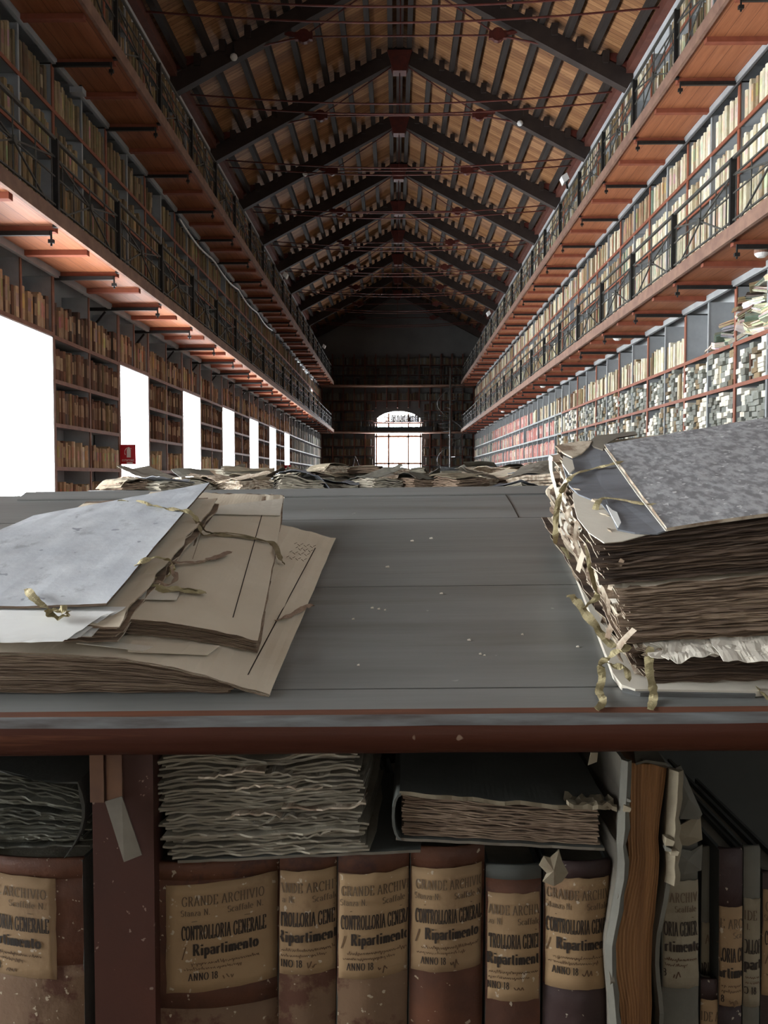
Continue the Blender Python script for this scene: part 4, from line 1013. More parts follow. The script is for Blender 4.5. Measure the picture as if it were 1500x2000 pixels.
# marbled board
B1 = dk(211, 1186, .084); Bk = dk(411, 948, .094); B3 = dk(65, 1011, .086)
B4 = (B3[0] - .07, B1[1] + .012)
def bh(u, v): return lerp(lerp(.0835, .086, u), lerp(.086, .096, u), v) + .006 * math.sin(PI * v) * (1 - u) - .004 * math.sin(PI * u) * (1 - v)
b = MB(); leaves(b, D, [B4, B1, Bk, B3], bh, lambda u, v: bh(u, v) + .0028, 1, (.0006, .0006, .0006, .0006), 5, 24, 24, 1.0, rough=.0004)
bd = b.build('marbled_board', [mt['board_grey'], mt['edge_brown'], mt['edge_dark']], fold)
def on_bd(px, py, dh=.002):
    x, w_ = dk(px, py, .086); return D(x, w_, .088 + dh)
R = [dp(228, 979, .092), dp(262, 981, .0935), dp(300, 988, .096), dp(340, 995, .0975), dp(368, 999, .098), dp(388, 1018, .085), dp(400, 1036, .068), on_up(425, 1043, .004), on_up(470, 1048, .003), on_up(510, 1055, .003), on_up(535, 1063, .004), on_up(545, 1085, .004), dp(556, 1103, .02)]
ribbon('tape', R[:6], .0095, 'ribbon', fold, 1, .9)
ribbon('tape', R[5:], .0085, 'ribbon_dark', fold, 2, .6)
ribbon('tape', [dp(378, 1012, .088), dp(390, 1030, .078), on_up(398, 1046, .006), on_up(430, 1040, .005), on_up(480, 1046, .004), on_up(533, 1061, .004)], .006, 'ribbon_dark', fold, 12, .6)
ribbon('tape', [dp(256, 1109, .088), dp(275, 1098, .093), dp(300, 1089, .094), dp(325, 1092, .085), on_up(337, 1104, .012), on_up(332, 1122, .006), on_up(305, 1128, .004), on_up(280, 1124, .004), on_up(264, 1136, .004), on_up(290, 1145, .004), on_up(330, 1149, .005), on_up(365, 1150, .004), on_up(402, 1156, .003)], .008, 'ribbon', fold, 3, .9)
ribbon('tape', [on_up(272, 1128, .003), on_up(300, 1136, .006), on_up(330, 1142, .004), on_up(344, 1128, .008), on_up(336, 1112, .01), on_up(334, 1100, .012), on_up(352, 1098, .006), on_up(385, 1097, .004), on_up(415, 1092, .004), on_up(447, 1078, .005)], .007, 'ribbon_brown', fold, 4, 1.0)
ribbon('tape', [on_up(300, 1150, .003), on_up(330, 1154, .004), on_up(360, 1153, .004), on_up(403, 1157, .003)], .012, 'ribbon', fold, 14, .2)
ribbon('tape', [on_up(405, 1093, .004), on_up(428, 1086, .005), on_up(449, 1077, .006)], .014, 'ribbon_brown', fold, 15, .15)
ribbon('tape', [on_low(538, 1212, .003), on_low(560, 1205, .004), on_low(585, 1192, .004), on_low(598, 1184, .005), on_low(614, 1183, .006)], .009, 'ribbon_brown', fold, 5, .5)
ribbon('tape', [dp(52, 1150, .092), dp(66, 1168, .097), dp(86, 1184, .094), dp(104, 1193, .09), dp(120, 1190, .095), dp(133, 1197, .091), dp(118, 1206, .085), dp(98, 1200, .087), dp(92, 1190, .092)], .0095, 'ribbon', fold, 6, .9)

# ---------------------------------------------------------------- the tall decayed volume at the right
vol = thing('decayed_volume', 'very thick decayed tied volume with speckled board on the sloping top', 'volume')
W0, W1 = dk(1262, 1334, .01)[1], dk(1175, 872, .153)[1] - .004
XR = .64
WT = dk(1301, 1038, .152)[1] + .001
def tilt(x): return 1 + max(0, (x - .28)) * .95
# base board
bb = [(dk(1222, 1357)[0], dk(1240, 1357)[1]), (XR * .66, dk(1440, 1360)[1]), (XR * .66, W1), (dk(1113, 1103)[0] - .01, W1)]
b = MB(); pr = []
C0 = dk(1180, 1300); pr = [dk(1478, 1361), dk(1476, 1352)]
outl = [dk(1240, 1358), dk(1478, 1362), (XR, dk(1478, 1362)[1] + .02), (XR, W1), (dk(1090, 1050)[0], W1), dk(1113, 1103), dk(1187, 1300), dk(1196, 1326), dk(1213, 1349)]
b.extrude(outl, lambda u, v: D(u, v, .001), lambda u, v: D(u, v, .0075)); b.build('lower_board', mt['paper_pale'], vol)
b = MB(); b.extrude([dk(1215, 1352), dk(1250, 1361), dk(1475, 1364), dk(1470, 1357), dk(1250, 1355)], lambda u, v: D(u, v, .0002), lambda u, v: D(u, v, .005)); b.build('board_edge', mt['dust'], vol)
blocks = [('lower_leaves', 1272, 1312, 1100, .008, .038, 'edge_dark', 26, 0), ('middle_leaves', 1240, 1240, 1086, .045, .098, 'edge_brown', 40, 1), ('upper_leaves', 1214, 1150, 1092, .102, .1475, 'edge_dark', 36, 2)]
for nm, pxf, pyf, pxb, h0, h1, me_, nl, sd in blocks:
    hm = (h0 + h1) / 2
    xf0 = dk(pxf, pyf, hm)[0]; wf = dk(pxf, pyf, hm)[1]
    xb0 = .252 + .004 * sd
    wf0, wf1 = lerp(W0, WT, h0 / .151), lerp(W0, WT, h1 / .151)
    C = [(xf0, wf0), (XR, wf0 + .002), (XR + .02, W1), (xb0, W1)]
    b = MB()
    leaves(b, D, C, lambda u, v, h0=h0: h0 * tilt(lerp(.27, XR, u)), lambda u, v, h1=h1: h1 * tilt(lerp(.27, XR, u)), nl, (.0022, .001, .001, .0045), 60 + sd, 46, 16, .78, lean=(-.006 if sd else -.016, wf1 - wf0), rough=.0012, freq=20)
    b.build(nm, [mt['paper_tan'], mt[me_], mt['torn']], vol)
# crumpled pale leaf between the blocks
def band(name, m, h, Cp, seed, rag=.006, rough=.004, th=.002, nu=30, nv=8, n=2):
    b = MB(); leaves(b, D, Cp, lambda u, v: h * tilt(lerp(Cp[0][0], Cp[1][0], u)), lambda u, v: (h + th) * tilt(lerp(Cp[0][0], Cp[1][0], u)), n, (rag, .001, .001, rag), seed, nu, nv, .5, rough=rough, freq=9)
    return b.build(name, mt[m] if isinstance(m, str) else m, vol)
for k, (x0_, x1_, dw, hh) in enumerate([(1262, 1360, -.006, .0405), (1290, 1500, -.012, .0425), (1420, 1600, -.006, .0435)]):
    p = dk(x0_, 1290, hh); q = dk(x1_, 1275, hh)
    band('pale_leaf', ['torn', 'paper_pale', 'paper_pale'][k], hh, [(p[0], W0 + dw), (q[0], W0 + dw + .002), (q[0], W0 + .06), (p[0], W0 + .06)], 80 + k, .006, .0016)
# torn strips down the open left side
rt = random.Random(9)
for k in range(30):
    v = rt.random(); hb_ = rt.uniform(.01, .13); w_ = lerp(lerp(W0, WT, hb_ / .151) + .002, W1 - .02, v ** 1.2); L = rt.uniform(.03, .09); dx = rt.uniform(-.008, .006)
    xl_ = lerp(lerp(.27, .238, hb_ / .15), .254, (w_ - W0) / (W1 - W0)) - .010 + dx
    P = []; n = 6; b = MB(); rows = []; wdt = rt.uniform(.006, .018); ph = rt.uniform(0, 9)
    for i in range(n + 1):
        t_ = i / n; x = xl_ + .008 * math.sin(ph + t_ * 3.5); h = min(.153, hb_ + L * t_); ww = w_ + .02 * t_ * math.cos(ph); wd_ = wdt * (1 - .6 * abs(t_ - .5)) * rt.uniform(.7, 1.2)
        rows.append(b.pts([D(x, ww - wd_ / 2, h), D(x - .004, ww, h + .002), D(x + .001, ww + wd_ / 2, h), D(x + .001, ww, h - .0008)]))
    for i in range(n):
        for q in range(4): b.face([rows[i] + q, rows[i] + (q + 1) % 4, rows[i + 1] + (q + 1) % 4, rows[i + 1] + q])
    b.build('torn_strip', mt[rt.choice(['paper_pale', 'torn', 'paper_pale', 'torn', 'paper_tan'])], vol)
for k in range(15):     # ragged vertical ridges of folded gatherings
    hh0 = .008 + .0093 * k + rt.uniform(-.002, .002); hh1 = hh0 + rt.uniform(.006, .012); ws_ = lerp(W0, WT, hh1 / .151) + rt.uniform(.001, .012); xo = rt.uniform(-.005, .004); n = 22; b = MB(); rows = []
    for i in range(n + 1):
        v = i / n; w_ = lerp(ws_, W1, v); x = xo + lerp(lerp(.270, .238, (hh0 + hh1) / .3), .254, v) - .010 + .006 * noise.noise(Vector((v * 7, k, 0)))
        rows.append(b.pts([D(x + .012, w_, hh0), D(x, w_, hh0 + .004), D(x - .003 + .004 * noise.noise(Vector((v * 30, k, 3))), w_, (hh0 + hh1) / 2), D(x, w_, hh1 - .003), D(x + .014, w_, hh1)]))
    for i in range(n):
        for q in range(4): b.face([rows[i] + q, rows[i + 1] + q, rows[i + 1] + q + 1, rows[i] + q + 1])
        b.face([rows[i] + 4, rows[i + 1] + 4, rows[i + 1], rows[i]])
    b.face([rows[0] + q for q in range(5)]); b.face([rows[-1] + q for q in range(5)][::-1])
    b.build('folded_gathering', mt[['torn', 'paper_pale', 'edge_brown'][k % 3]], vol)
# cover: spine cloth, torn end leaf, speckled board
HT = .151
def ct(x, v): return HT * tilt(x)
S0 = dk(1190, 1052, .151); S1 = dk(1112, 972, .152); S2 = dk(1092, 900, .153); S3 = dk(1102, 872, .155)
def poly_plate(name, px, hts, th, m, parent, conv=True):
    P = [dp(x, y, h) for (x, y), h in zip(px, hts)]; b = MB(); n = len(P)
    a = b.pts(P); c = b.pts([p - EN * th for p in P]); cen = sum(P, Vector()) / n; ia = b.pts([cen]); ic = b.pts([cen - EN * th])
    for i in range(n): b.face([a + i, a + (i + 1) % n, ia]); b.face([c + (i + 1) % n, c + i, ic]); b.face([a + (i + 1) % n, a + i, c + i, c + (i + 1) % n])
    return b.build(name, mt[m], parent)
def hc(px, py):     # cover plane height at a picture point
    x = .3
    for _ in range(4): x = dk(px, py, HT * tilt(x))[0]
    return HT * tilt(x) + .002
def plate(name, px, th, m, dh=0.0, parent=None): return poly_plate(name, px, [hc(x, y) + dh for x, y in px], th, m, parent or vol)
plate('end_leaf', [(1122, 990), (1128, 1012), (1150, 1040), (1180, 1060), (1215, 1057), (1262, 1044), (1300, 1037), (1320, 1010), (1260, 960), (1180, 940), (1130, 950), (1118, 965)], .001, 'paper_pale', -.0015)
plate('spine_cloth', [(1098, 905), (1104, 925), (1112, 948), (1130, 965), (1152, 974), (1176, 985), (1196, 1010), (1206, 1034), (1240, 1040), (1285, 1041), (1306, 1034), (1250, 960), (1205, 905), (1172, 862), (1135, 868), (1112, 880)], .002, 'cloth_grey', .0005)
plate('torn_flap', [(1085, 870), (1100, 884), (1118, 893), (1135, 886), (1150, 872), (1156, 861), (1130, 862), (1105, 866)], .002, 'torn', .004)
plate('torn_flap', [(1150, 862), (1160, 872), (1178, 878), (1185, 866), (1210, 852), (1245, 848), (1240, 842), (1190, 848), (1166, 850)], .002, 'scrap', .003)
plate('torn_flap', [(1100, 890), (1098, 905), (1112, 925), (1122, 915), (1118, 898)], .002, 'paper_pale', .006)
plate('torn_flap', [(1184, 985), (1190, 998), (1207, 1030), (1213, 1020), (1205, 1000), (1196, 996)], .001, 'paper_white', .003)
xa_, xb_ = dk(1301, 1038, hc(1301, 1038)), dk(1180, 874, hc(1180, 874))
xw = XR + .03
b = MB(); Cb = [xa_, (xw, xa_[1] + .0), (xw, xb_[1] + .02), xb_]
def bhh(u, v): x = lerp(lerp(Cb[0][0], Cb[1][0], u), lerp(Cb[3][0], Cb[2][0], u), v); return HT * tilt(x) + .003
leaves(b, D, Cb, bhh, lambda u, v: bhh(u, v) + .004, 1, (.0004,) * 4, 5, 20, 20, 1.0, rough=.0006)
bo = b.build('speckled_board', [mt['board_speck'], mt['torn'], mt['torn']], vol)
b = MB(); P = [dp(1182, 876, hc(1182, 876) + .0062), dp(1246, 966, hc(1246, 966) + .0062), dp(1302, 1037, hc(1302, 1037) + .0062)]
for p, q in zip(P[:-1], P[1:]): b.bar(p, q, .0022, .0008)
b.build('worn_edge', mt['paper_pale'], bo)
rib = lambda pts, *a: ribbon('tie', pts, *a)
H = lambda x, y, d=.004: dp(x, y, hc(x, y) + d)
rib([H(1217, 901), H(1190, 908, .006), H(1160, 915), H(1125, 925, .006), H(1108, 940, .004), dp(1095, 965, .13), dp(1087, 1000, .12), dp(1085, 1040, .105), dp(1086, 1062, .095), dp(1100, 1070, .085), dp(1112, 1092, .06)], .0075, 'ribbon', vol, 21, .6)
rib([H(1283, 985), H(1255, 984, .006), H(1215, 976, .006), H(1180, 973, .005), H(1166, 985, .004), dp(1158, 1020, .14), dp(1150, 1060, .125), dp(1152, 1100, .11), dp(1160, 1140, .09), dp(1166, 1165, .075), dp(1150, 1180, .05), dp(1139, 1187, .03)], .0075, 'ribbon', vol, 22, .6)
rib([dp(1112, 1162, .03), dp(1125, 1172, .03), dp(1145, 1200, .028), dp(1165, 1225, .028), dp(1180, 1245, .03), dp(1200, 1265, .03)], .012, 'ribbon', vol, 23, .7)
rib([dp(1232, 1262, .045), dp(1205, 1272, .04), dp(1185, 1285, .03), dp(1174, 1300, .015), dp(1176, 1325, .006), dp(1170, 1350, .004), dp(1178, 1368, .004), dp(1165, 1385, .004)], .009, 'ribbon', vol, 24, 1.1)
rib([dp(1180, 1290, .02), dp(1200, 1300, .02), dp(1222, 1306, .02), dp(1228, 1330, .014)], .007, 'ribbon', vol, 25, .8)
rib([D(*dk(1264, 1262, .042), .044) + Vector((0, -.012, 0)), dp(1263, 1285, .034) + Vector((0, -.008, 0)), dp(1264, 1310, .024) + Vector((0, -.008, 0)), dp(1272, 1340, .012) + Vector((0, -.005, 0)), dp(1276, 1365, .003), dp(1270, 1386, .002)], .0095, 'ribbon', vol, 26, .35)
rib([dp(1476, 1340, .012), dp(1488, 1352, .006), dp(1504, 1368, .003)], .006, 'ribbon', vol, 27, .4)
# bits of paper and flakes on the planks
rf = random.Random(4)
for k, (px, py) in enumerate([(740, 1190), (752, 1192), (727, 1188), (938, 1278), (946, 1281), (916, 1251), (757, 1108), (805, 1057), (842, 1052), (1128, 1264), (862, 1160), (690, 1210), (700, 1300), (1020, 1240)]):
    x, w_ = dk(px, py); s = rf.uniform(.0012, .003); b = MB()
    b.hexa([D(x - s, w_ - s * .8, .0004), D(x + s, w_ - s, .0004), D(x + s * .7, w_ + s, .0006), D(x - s, w_ + s * .6, .0005), D(x - s, w_ - s * .8, .001), D(x + s, w_ - s, .0012), D(x + s * .7, w_ + s, .0016), D(x - s, w_ + s * .6, .001)])
    tag(b.build('paper_flake', mt['paper_pale']), 'tiny pale paper flake lying loose on the grey planks', 'flake', 'paper flakes on the planks')

# ---------------------------------------------------------------- registers standing in the cabinet
def zat(py, Y): return at(750, py, Y).z
class Spine:
    """maps (along the spine arc, height) to the world for a register whose spine is a shallow arc turned by yaw"""
    def __init__(s, xl, xr, Y, yaw, sag, lean=0.0):
        s.W = (xr - xl); s.c = Vector(((xl + xr) / 2, Y, 0)); s.yaw = yaw; s.sag = sag; s.lean = lean
    def __call__(s, x, z, off=0.0):
        a = max(-1.2, min(1.2, 2 * x / s.W)); lx = s.W / 2 * a; ly = -s.sag * (1 - a * a) - off
        c_, s_ = math.cos(s.yaw), math.sin(s.yaw)
        return s.c + Vector((lx * c_ - ly * s_ + s.lean * (z - 1.0), lx * s_ + ly * c_, z))
def register(lab, xl, xr, Y, ztop, yaw, sag, lean, bands, labels, depth=.30, zb=None, boards='cover_dusty', mats=None, seed=0, top_sag=.004):
    """bands: list of (z from top, z to, material); labels: (x0, x1, ztop, zbot, material, skew)"""
    t = thing('register', lab, 'register', 'registers standing in the cabinet')
    S = Spine(xl, xr, Y, yaw, sag, lean); W = xr - xl; zb = zb or SHZ + .001; e = .004
    n = 14
    for (za, zc, m) in bands:
        b = MB(); rows = []; K = max(2, int(abs(za - zc) / .02))
        for j in range(K + 1):
            z = lerp(zc, za, j / K); row = []
            for i in range(n + 1):
                x = -W / 2 + W * i / n; tp = top_sag * (1 - (2 * x / W) ** 2) if j == K and za >= ztop - .001 else 0
                q = .0008 * noise.noise(Vector((x * 40, z * 40, seed)))
                row.append(S(x, z - tp * 0 + (.0 if za < ztop - .001 or j < K else -top_sag * (2 * x / W) ** 2), q))
            rows.append(b.pts(row)); 
        inner = [b.pts([S(-W / 2 + W * i / n, lerp(zc, za, j / K), -.004) for i in range(n + 1)]) for j in (0, K)]
        for j in range(K):
            for i in range(n): b.face([rows[j] + i, rows[j] + i + 1, rows[j + 1] + i + 1, rows[j + 1] + i])
        for i in range(n):
            b.face([rows[K] + i, rows[K] + i + 1, inner[1] + i + 1, inner[1] + i]); b.face([rows[0] + i + 1, rows[0] + i, inner[0] + i, inner[0] + i + 1])
            b.face([inner[0] + i, inner[1] + i, inner[1] + i + 1, inner[0] + i + 1])
        for (i, r0) in ((0, 0), (n, 0)):
            for j in range(K): pass
        b.build('spine_leather', mt[m], t, True)
    # boards at either side and leaves between
    for sx in (-1, 1):
        x = sx * W / 2; c_, s_ = math.cos(yaw), math.sin(yaw)
        def Q(lx, ly, z): return S.c + Vector((lx * c_ - ly * s_ + lean * (z - 1.0), lx * s_ + ly * c_, z))
        b = MB(); xi = x - sx * .004
        b.hexa([Q(min(x, xi), .0, zb), Q(max(x, xi), .0, zb), Q(max(x, xi), depth, zb), Q(min(x, xi), depth, zb), Q(min(x, xi), .0, ztop - .003), Q(max(x, xi), .0, ztop - .003), Q(max(x, xi), depth, ztop - .006), Q(min(x, xi), depth, ztop - .006)])
        b.build('board', mt[boards], t)
    b = MB(); b.hexa([Q(-W / 2 + .004, .002, zb + .004), Q(W / 2 - .004, .002, zb + .004), Q(W / 2 - .004, depth - .006, zb + .004), Q(-W / 2 + .004, depth - .006, zb + .004),
                      Q(-W / 2 + .004, .002, ztop - .010), Q(W / 2 - .004, .002, ztop - .010), Q(W / 2 - .004, depth - .006, ztop - .012), Q(-W / 2 + .004, depth - .006, ztop - .012)])
    b.build('page_block', mt['page_gray'], t)
    for (x0, x1, za, zc, m, sk, texts, sd) in labels:
        b = MB(); NX, NZ = 12, 10; g = []; g2 = []; r = random.Random(sd + 5)
        for j in range(NZ + 1):
            for i in range(NX + 1):
                u, v = i / NX, j / NZ; x = lerp(x0, x1, u); z = lerp(zc, za, v) + sk * (x - x0)
                if j in (0, NZ): z += .0016 * noise.noise(Vector((u * 5, sd, j)))
                if i in (0, NX): x += .0012 * noise.noise(Vector((v * 5, sd, i)))
                g.append(S(x, z, .0012)); g2.append(S(x, z, .0004))
        a = b.pts(g); c = b.pts(g2); Wd = NX + 1
        for j in range(NZ):
            for i in range(NX): p = j * Wd + i; b.face([a + p, a + p + 1, a + p + Wd + 1, a + p + Wd])
        for i in range(NX): p = NZ * Wd + i; b.face([a + p, a + p + 1, c + p + 1, c + p]); b.face([a + i + 1, a + i, c + i, c + i + 1])
        for j in range(NZ): p = j * Wd; b.face([a + p, a + p + Wd, c + p + Wd, c + p]); p += NX; b.face([a + p + Wd, a + p, c + p, c + p + Wd])
        lb = b.build('label', mt[m], t, True)
        fm = lambda x, z: S(x, z + sk * (x - x0), .0019)
        for tx in texts:
            b = MB(); kind = tx[0]
            if kind == 'hand': scrawl(b, tx[1], tx[2], tx[3], tx[4], fm, tx[5], x0 + .001, x1 - .001); mm, nm = 'ink_hand', 'handwriting'
            elif kind == 'rule': b.extrude([(tx[1], tx[2]), (tx[1] + tx[3], tx[2]), (tx[1] + tx[3], tx[2] + .0006), (tx[1], tx[2] + .0006)], lambda u, v: fm(u, v), lambda u, v: fm(u, v) + Vector((0, .0003, 0))); mm, nm = 'ink_faded', 'printed_rule'
            else:
                _, s_t, tx0, tz, size, fit, th, mm = tx
                lettering(b, s_t, tx0, tz, size, fm, thick=th, thin=.05, fit=fit, xmin=x0 + .0005, xmax=x1 - .0005); nm = 'printed_lettering'
            if b.f: b.build(nm, mt[mm], lb)
    return t, S
def std_texts(x0, xs, zt, W, full, sd, k=1.0, hand=1):
    """the printed form: x0 = where the full label text would start, W = its full width"""
    return [('txt', 'GRANDE ARCHIVIO', x0, zt - .0235 * k, .0105 * k, W, .17, 'ink_faded'),
            ('txt', 'Stanza N.', x0 - .001, zt - .0345 * k, .0068 * k, W * .36, .17, 'ink_faded'), ('txt', 'Scaffale N.', x0 + W * .55, zt - .0345 * k, .0068 * k, W * .44, .17, 'ink_faded'),
            ('rule', x0 + W * .12, zt - .0415 * k, W * .7), 
            ('txt', 'CONTROLLORIA GENERALE', x0, zt - .0612 * k, .0155 * k, W * 1.02, .27, 'ink'),
            ('txt', 'Ripartimento', x0 + W * .13, zt - .0790 * k, .0125 * k, W * .80, .27, 'ink'), ('txt', '/', x0 + W * .0, zt - .081 * k, .013, .006, .1, 'ink_hand'),
            ('hand', x0 + W * .08, zt - .0885 * k, W * .85, .006 * k, sd), ('hand', x0 + W * .02, zt - .0945 * k, W * .7, .0055 * k, sd + 50),
            ('txt', 'ANNO 18', x0 + W * .08, zt - .1070 * k, .0080 * k, W * .36, .2, 'ink'), ('hand', x0 + W * .48, zt - .1065 * k, W * .14, .011 * k, sd + 9)]
L1_, L2_ = zat(1712, .9), zat(1925, .9)
Zt = zat(1676, .9)
def lab(lx0, lx1, py0, py1, m, sk, tx0, W, sd, k=1.0, Y=.9): zt = zat(py0, Y); return (lx0, lx1, zt, zat(py1, Y), m, sk, std_texts(tx0, 0, zt, W, True, sd, k), sd)
# A: the wide one right of the post
xa, xb = X9(303), X9(541)
register('wide brown register immediately beyond the post, with a large tilted tan label', xa, xb, .90, Zt, .16, .010, .01,
         [(Zt, zat(1712, .9), 'leather'), (zat(1712, .9), zat(1960, .9), 'leather'), (zat(1960, .9), .762, 'leather_tan')],
         [lab(-.055, .066, 1722, 1930, 'label', .06, -.038, .090, 1)], seed=1)
xa, xb = X9(543), X9(655)
register('narrow tan register with a label cut off at both edges, under the ragged sheaf', xa, xb, .90, zat(1660, .9), .08, .008, .012,
         [(zat(1660, .9), zat(1700, .9), 'leather'), (zat(1700, .9), .762, 'leather_tan')],
         [lab(-.031, .031, 1698, 1898, 'label', .05, -.046, .092, 2)], seed=2)
xa, xb = X9(657), X9(796)
register('brown register whose label bears two bold handwritten lines, between narrow and rounded ones', xa, xb, .90, zat(1652, .9), .12, .009, .012,
         [(zat(1652, .9), zat(1700, .9), 'leather'), (zat(1700, .9), .762, 'leather_tan')],
         [lab(-.038, .0385, 1702, 1904, 'label', .06, -.036, .082, 3)], seed=3)
xa, xb = X9(798), X9(945)
register('rounded register with plain dark red-brown leather below its ragged-edged label', xa, xb, .905, zat(1648, .9), .10, .013, .01,
         [(zat(1648, .9), zat(1690, .9), 'leather'), (zat(1690, .9), .762, 'leather')],
         [lab(-.040, .038, 1690, 1890, 'label', .03, -.036, .076, 4)], seed=4)
xa, xb = X9(949), X9(1057)
register('slimmer register with a dusty grey head and low-set pale label', xa, xb, .90, zat(1684, .9), .0, .006, .0,
         [(zat(1684, .9), zat(1712, .9), 'cover_dusty'), (zat(1712, .9), .762, 'leather')],
         [lab(-.0285, .0285, 1738, 1946, 'label', .0, -.040, .080, 5)], seed=5)
xa, xb = X9(1062), X9(1192)
regF, SF = register('register with smooth brown label and near-black leather foot, torn scrap at its head', xa, xb, .90, zat(1672, .9), -.03, .011, .0,
         [(zat(1672, .9), zat(1706, .9), 'leather_dark'), (zat(1706, .9), zat(1915, .9), 'leather'), (zat(1915, .9), .762, 'leather_dark')],
         [lab(-.0345, .034, 1704, 1918, 'label', .0, -.034, .078, 6)], seed=6)
P = [at(x, y, .875) for x, y in [(1053, 1690), (1062, 1672), (1075, 1675), (1092, 1660), (1098, 1682), (1110, 1705), (1098, 1722), (1082, 1731), (1060, 1722), (1068, 1706)]]
b = MB(); cen = sum(P, Vector()) / len(P) + Vector((0, -.005, 0)); a = b.pts(P); c = b.pts([p + Vector((0, .0015, 0)) for p in P]); ia = b.pts([cen]); ic = b.pts([cen + Vector((0, .0015, 0))]); n = len(P)
for i in range(n): b.face([a + (i + 1) % n, a + i, ia]); b.face([c + i, c + (i + 1) % n, ic]); b.face([a + i, a + (i + 1) % n, c + (i + 1) % n, c + i])
b.build('torn_scrap', mt['label_pale'], regF)
# far left
xa, xb = X9(-70), X9(168)
register('wide brown register on the other side of the post, large tan label', xa, xb, .90, zat(1672, .9), -.12, .010, .0,
         [(zat(1672, .9), zat(1712, .9), 'leather'), (zat(1712, .9), zat(1880, .9), 'leather'), (zat(1880, .9), .762, 'leather_tan')],
         [lab(-.060, .040, 1700, 1896, 'label', -.06, -.067, .098, 7)], seed=7)
# slim pale ones toward the dark corner
xa, xb = X9(1300), X9(1372)
register('faded grey-green register with a torn head and blurred label beside the broken volume', xa, xb, .905, zat(1615, .9), .0, .004, -.02,
         [(zat(1615, .9), zat(1720, .9), 'vellum'), (zat(1720, .9), .762, 'vellum')],
         [lab(-.019, .020, 1718, 1926, 'label_pale', .02, -.050, .078, 8)], seed=8)
xa, xb = X9(1374, .93), X9(1396, .93)
register('thin vellum register set a little back beside the faded grey-green one', xa, xb, .935, zat(1652, .93), .0, .002, .0,
         [(zat(1652, .93), .762, 'vellum')], [lab(-.006, .0065, 1800, 1985, 'label_pale', .0, -.040, .078, 18, Y=.93)], seed=18, depth=.25)
xa, xb = X9(1372, .91), X9(1412, .91)
register('short register with an oxblood head in the gap', xa, xb, .91, zat(1905, .91), .0, .003, .0,
         [(zat(1905, .91), zat(1945, .91), 'leather_dark'), (zat(1945, .91), .762, 'leather_tan')], [lab(-.011, .011, 1944, 2060, 'label', .0, -.030, .07, 19, Y=.91)], seed=19, depth=.2)
xa, xb = X9(1411), X9(1457)
register('slim register with glossy dark leather head and tan label', xa, xb, .905, zat(1655, .9), .0, .004, -.01,
         [(zat(1655, .9), zat(1768, .9), 'leather_dark'), (zat(1768, .9), zat(1962, .9), 'leather_tan'), (zat(1962, .9), .762, 'leather_dark')],
         [lab(-.012, .0125, 1768, 1960, 'label', .0, -.042, .078, 9)], seed=9)
xa, xb = X9(1459), X9(1492)
register('slim register with pale upper spine and mottled label', xa, xb, .905, zat(1650, .9), .0, .003, -.01,
         [(zat(1650, .9), .762, 'vellum')], [lab(-.009, .009, 1752, 1962, 'label_pale', .0, -.030, .078, 10)], seed=10)
xa, xb = X9(1494), X9(1560)
register('dark register partly beyond the slim pair at the cabinet end', xa, xb, .905, zat(1700, .9), .0, .004, .0,
         [(zat(1700, .9), .762, 'leather_dark')], [lab(-.018, .018, 1735, 1940, 'label', .0, -.016, .06, 11)], seed=11)
# dark fillers farther along outside the picture's edge, needed to support nothing but the row
# ---- broken volume showing its orange-brown leaves
bv = thing('broken_volume', 'tall broken volume with loose grey boards and bulging orange-brown leaves at its spine', 'volume')
b = MB(); zs = [SHZ + .002 + (zat(1487, .88) - SHZ - .004) * k / 26 for k in range(27)]
cx = [(1487, 1265), (1560, 1262), (1640, 1258), (1700, 1262), (1760, 1252), (1850, 1238), (1920, 1240), (2000, 1250), (2300, 1245)]
def cxa(z):
    py = 935 + (1.6 - z) * F / .88
    for (a, x), (c, y) in zip(cx[:-1], cx[1:]):
        if py <= c: return lerp(x, y, max(0, (py - a) / (c - a)))
    return cx[-1][1]
rows = []
for z in zs:
    xc = X9(cxa(z), .88); hw = .019 + .003 * math.sin(z * 30); row = []
    for i in range(25):
        u = i / 24 * 2 - 1; q = .0012 * noise.noise(Vector((u * 40, z * 3, 0)))
        row.append(Vector((xc + hw * u, .88 + .006 * u * u + q + (.0012 if i % 2 else 0), z)))
    rows.append(b.pts(row + [Vector((xc + hw, 1.17, z)), Vector((xc - hw, 1.17, z))]))
for j in range(len(rows) - 1):
    for i in range(27): b.face([rows[j] + i, rows[j] + (i + 1) % 27, rows[j + 1] + (i + 1) % 27, rows[j + 1] + i])
b.face([rows[-1] + i for i in range(27)]); b.face([rows[0] + i for i in range(27)][::-1]); b.build('leaves', mt['pages_orange'], bv)
def wavy_board(name, side, off, pxs, m, y0=.872, y1=1.2, th=.0045, top=1470):
    b = MB(); rows = []; zt = zat(top, .88)
    for k in range(31):
        z = lerp(SHZ + .002, zt, k / 30); x = X9(cxa(z), .88) + off + .0025 * noise.noise(Vector((z * 28, side, 0))); dy = .012 * noise.noise(Vector((z * 35, side, 4))) if k > 8 else 0
        x2 = X9(1255, .88) + off * .95
        rows.append(b.pts([(x, y0 + dy, z), (x + th, y0 + dy, z), (x2 + th, y1, z), (x2, y1, z)]))
    for j in range(30):
        for q in range(4): b.face([rows[j] + q, rows[j] + (q + 1) % 4, rows[j + 1] + (q + 1) % 4, rows[j + 1] + q])
    b.face([rows[30] + q for q in range(4)]); b.face([rows[0] + q for q in range(4)][::-1]); return b.build(name, mt[m], bv)
wavy_board('board', -1, -.030, 0, 'scrap', .868, top=1475)
wavy_board('board', 1, .0215, 0, 'vellum', .872, top=1497)
b = MB(); rows = []
